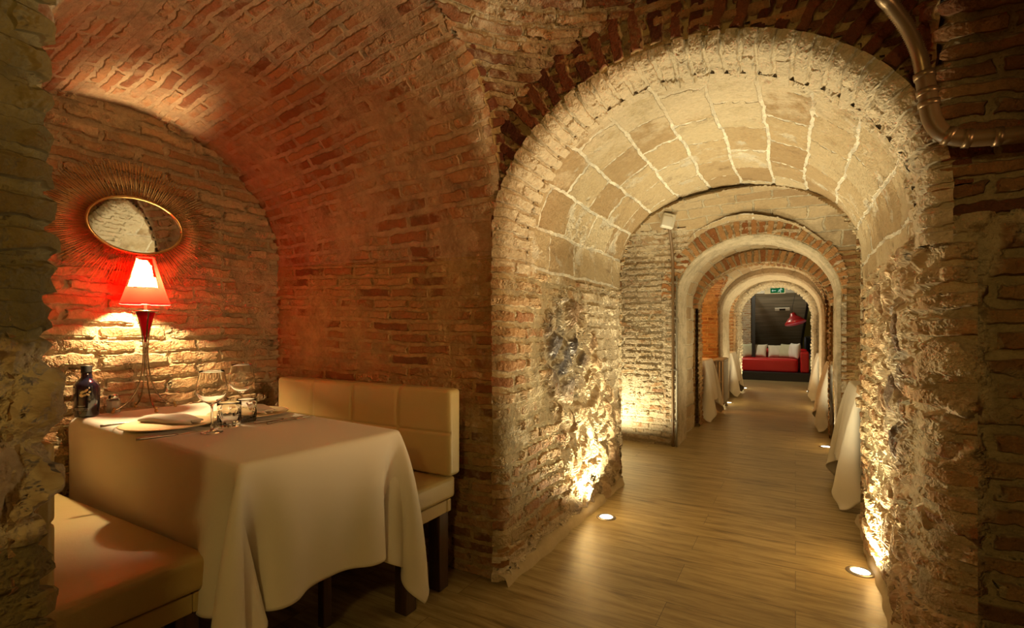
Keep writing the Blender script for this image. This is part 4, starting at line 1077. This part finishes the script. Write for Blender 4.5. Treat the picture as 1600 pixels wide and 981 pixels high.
# ================================================================== radiator
t = thing('radiator', (-.96, 7.84, 0), 0, 'old column radiator standing on small feet between the two left tablecloths', 'radiator')
nsec = 9
sec = None
for i in range(nsec):
    y = -.24 + .06 * i
    if sec is None:
        bm = bmesh.new()
        for j in range(4):
            x = -.066 + .044 * j
            add_tube(bm, smooth_path([(x, 0, .09), (x, 0, .13), (x, 0, .60), (x, 0, .69)], 3), .016, 10)
        for z in (.10, .70, .40):
            add_tube(bm, smooth_path([(-.078, 0, z), (-.04, 0, z + (.012 if z > .6 else 0)), (.04, 0, z + (.012 if z > .6 else 0)), (.078, 0, z)], 4), .021 if z != .40 else .008, 10)
        sec = finish(bm, 'section', t, M['grey_paint']); sec.location = (0, y, 0)
    else:
        c = sec.copy(); C.objects.link(c); c.parent = t; c.location = (0, y, 0)
for (x, y) in ((-.055, -.24), (.055, -.24), (-.055, .24), (.055, .24)):
    bm = bmesh.new(); add_lathe(bm, [(.0, .0), (.022, .0), (.020, .02), (.012, .05), (.012, .09), (.0, .09)], 16, c=(x, y, 0)); finish(bm, 'foot', t, M['white_plastic'])
bm = bmesh.new(); add_tube(bm, smooth_path([(-.11, -.27, 0), (-.11, -.27, .62), (-.10, -.27, .68), (-.04, -.265, .70), (0, -.24, .70)], 5), .009, 10)
add_lathe(bm, [(.0, -.03), (.022, -.03), (.024, .0), (.02, .03), (.0, .03)], 18, c=(-.11, -.27, .66)); finish(bm, 'valve_pipe', t, M['grey_paint'])

# ================================================================== lounge
bm = bmesh.new(); add_box(bm, (-.55, 13.32, .095), (2.15, 1.2, .19)); tag(finish(bm, 'seating_platform', None, M['black'], False, .01), 'low black platform carrying the red sofa at the end of the passage', 'platform')
t = thing('red_sofa', (-.55, 13.35, .19), 0, 'red leather sofa on the black platform at the far end of the passage', 'sofa')
soft_box('seat', (1.36, .82, .30), (-.08, -.09, .15), t, M['red_leather'], .04, .012, n=26)
soft_box('backrest', (1.62, .20, .52), (-.02, .34, .26), t, M['red_leather'], .05, n=22)
soft_box('armrest', (.17, .92, .47), (.73, -.06, .235), t, M['red_leather'], .03, n=22)
soft_box('armrest', (.17, .92, .47), (-.89, -.06, .235), t, M['red_leather'], .03, n=22)
def pillow(loc, size, tilt, rz, mat, label):
    bm = bmesh.new(); n = 18
    for sgn in (1, -1):
        g = [[None] * (n + 1) for _ in range(n + 1)]
        for i in range(n + 1):
            for j in range(n + 1):
                u_, v_ = 2 * i / n - 1, 2 * j / n - 1
                pin_ = 1 - .10 * (1 - u_ * u_) ** 1.0 * 0
                x = u_ * (1 - .10 * (1 - v_ * v_) * abs(u_) ** 3) * size / 2; z = v_ * (1 - .10 * (1 - u_ * u_) * abs(v_) ** 3) * size / 2
                th_ = .075 * ((1 - u_ ** 4) * (1 - v_ ** 4)) ** .6
                g[i][j] = bm.verts.new((x, sgn * (th_ + .006 * math.sin(7 * u_ + 3 * v_) * (1 - u_ * u_) * (1 - v_ * v_)), z))
        for i in range(n):
            for j in range(n): bm.faces.new((g[i][j], g[i + 1][j], g[i + 1][j + 1], g[i][j + 1]))
    bmesh.ops.remove_doubles(bm, verts=bm.verts[:], dist=.0005)
    o = finish(bm, 'sofa_cushion', None, mat); o.location = loc; o.rotation_euler = (tilt, 0, rz)
    return tag(o, label, 'cushion', 'cushions on the red sofa')
ZS = .50
pillow((-1.02, 13.35, ZS + .16), .36, -.25, .75, M['cushion_sage'], 'pale green cushion furthest left on the red sofa')
pillow((-.76, 13.42, ZS + .155), .34, -.35, -.25, M['cushion_ivory'], 'ivory cushion leaning second from the left on the red sofa')
pillow((-.42, 13.45, ZS + .145), .33, -.45, .15, M['cushion_ivory'], 'ivory cushion slumped in the middle of the red sofa')
pillow((-.18, 13.38, ZS + .16), .36, -.35, -.5, M['cushion_sage'], 'pale green cushion second from the right on the red sofa')
pillow((-.02, 13.20, ZS + .17), .37, -.12, -1.05, M['cushion_white'], 'white cushion against the right arm of the red sofa')
# sloping slatted underside of the stair
t = thing('staircase', (-.41, 14.6, 0), math.radians(5), 'sloping underside of a staircase in grey boards above the red sofa', 'stairs')
a = Vector((0, -1.3, 2.06)); b = Vector((0, .75, .62)); ln = (b - a).length; ang = math.atan2(b.z - a.z, b.y - a.y)
R_ = Matrix.Rotation(ang, 3, 'X')
bm = bmesh.new(); add_box(bm, (a + b) / 2, (1.12, ln, .05), R_); o = finish(bm, 'board_soffit', t, M['slats'], False)
bm = bmesh.new(); add_box(bm, (a + b) / 2 + Vector((.58, 0, .02)), (.05, ln + .1, .20), R_); finish(bm, 'stringer', t, M['black'], False)
bm = bmesh.new(); add_box(bm, (-.585, -1.22, 1.02), (.075, .08, 2.04)); finish(bm, 'post', t, M['black'], False)
bm = bmesh.new(); add_box(bm, a + Vector((0, -.03, .05)), (1.22, .08, .16)); finish(bm, 'landing_edge', t, M['grey_paint'], False)
# exit signs
t = thing('exit_sign', (-.355, 11.05, 1.93), 0, 'green running-man exit sign hanging under the crown of the last arch', 'sign')
bm = bmesh.new(); add_box(bm, (0, 0, 0), (.36, .03, .115)); finish(bm, 'housing', t, M['white_plastic'], False, .003)
bm = bmesh.new(); add_box(bm, (.045, -.0165, 0), (.24, .003, .096)); finish(bm, 'green_panel', t, M['sign_green'], False)
bm = bmesh.new()
def stroke(p, q, wd=.010):
    p = Vector(p); q = Vector(q); d_ = q - p; n_ = Vector((-d_.y, d_.x)).normalized() * wd / 2
    vs = [(p + n_), (p - n_), (q - n_), (q + n_)]
    f = [bm.verts.new((v.x, -.0195, v.y)) for v in vs]; bm.faces.new(f)
for p, q in (((-.05, .0), (.02, .0)), ((-.05, .0), (-.032, .016)), ((-.05, .0), (-.032, -.016)), ((.10, .018), (.088, -.008)), ((.088, -.008), (.105, -.022)), ((.105, -.022), (.098, -.042)),
             ((.088, -.008), (.072, -.020)), ((.072, -.020), (.052, -.024)), ((.10, .016), (.076, .012)), ((.076, .012), (.064, -.002)), ((.10, .016), (.118, .008)), ((.118, .008), (.130, .018))): stroke(p, q)
cc = [bm.verts.new((.107 + .010 * math.cos(2 * PI * k / 16), -.0195, .032 + .010 * math.sin(2 * PI * k / 16))) for k in range(16)]; bm.faces.new(cc)
finish(bm, 'running_figure', t, M['sign_white'], False)
bm = bmesh.new()
bm.free()
for x in (-.12, .12): bm = bmesh.new(); add_tube(bm, [(x, .0, .05), (x, .0, .82)], .004, 8); finish(bm, 'hanger', t, M['dull_steel'])
t = thing('direction_sign', (-.28, 13.42, 1.78), 0, 'small pale sign with a dark arrow panel on the sloping boards above the sofa', 'sign')
R2 = Matrix.Rotation(ang, 3, 'X'); 
bm = bmesh.new(); add_box(bm, (0, 0, 0), (.32, .10, .02), R2); finish(bm, 'plate', t, M['white_plastic'], False, .003)
bm = bmesh.new(); add_box(bm, R2 @ Vector((.0, 0, -.012)), (.13, .07, .004), R2); finish(bm, 'arrow_panel', t, M['black'], False)
t.location = Vector((-.28, 14.6, 0)) + a + (b - a) * .24 - Vector((0, .02, .045))
# pendant
t = thing('pendant_lamp', (.0, 11.9, 1.30), 0, 'red cone-shaped lamp hanging askew above the right end of the sofa', 'pendant lamp')
Rt = Matrix.Rotation(math.radians(-14), 4, 'Y') @ Matrix.Rotation(math.radians(-14), 4, 'X')
bm = bmesh.new(); add_lathe(bm, [(.205, .0), (.200, .012), (.13, .095), (.075, .14), (.055, .19), (.045, .22), (.0, .225), (.0, .220), (.040, .215), (.07, .137), (.125, .09), (.196, .008), (.200, .0)], 48, M=Rt); sh = finish(bm, 'lamp_shade', t, M['pendant_red'])
bm = bmesh.new(); add_lathe(bm, [(.0, .016), (.190, .010), (.190, .004), (.0, .004)], 40, M=Rt); finish(bm, 'light_disc', t, M['pendant_light'])
bm = bmesh.new(); tp = Rt @ Vector((0, 0, .22)); add_tube(bm, smooth_path([tp, tp + Vector((-.01, 0, .1)), Vector((.0, .02, .7)), Vector((.0, .05, 1.44))], 5), .005, 8); finish(bm, 'cord', t, M['black'])
# armchair
t = thing('tub_chair', (.50, 14.3, 0), math.radians(-20), 'dark grey rounded chair beside the right arm of the red sofa', 'chair')
bm = bmesh.new()
rws = []
for i in range(15):
    a_ = math.radians(-20 + 220 * i / 14); c_, s_ = math.cos(a_), math.sin(a_)
    rws.append([bm.verts.new((r * c_, r * s_ * .95, z)) for r, z in ((.25, .52), (.29, .52), (.315, .80), (.31, .98), (.285, 1.0), (.27, .95), (.26, .75))])
for p_, q_ in zip(rws, rws[1:]):
    for k in range(7): bm.faces.new((p_[k], p_[(k + 1) % 7], q_[(k + 1) % 7], q_[k]))
bm.faces.new(rws[0]); bm.faces.new(rws[-1][::-1]); finish(bm, 'backrest', t, M['dark_leather'], True)
soft_box('seat', (.50, .46, .14), (0, 0, .50), t, M['dark_leather'], .05, .02, n=16)
for k in range(4):
    a_ = PI / 4 + k * PI / 2; bm = bmesh.new(); add_tube(bm, [(.16 * math.cos(a_), .16 * math.sin(a_), .45), (.23 * math.cos(a_), .23 * math.sin(a_), 0)], .016, 10, lambda i: .018 - .006 * i); finish(bm, 'leg', t, M['dark_wood'])
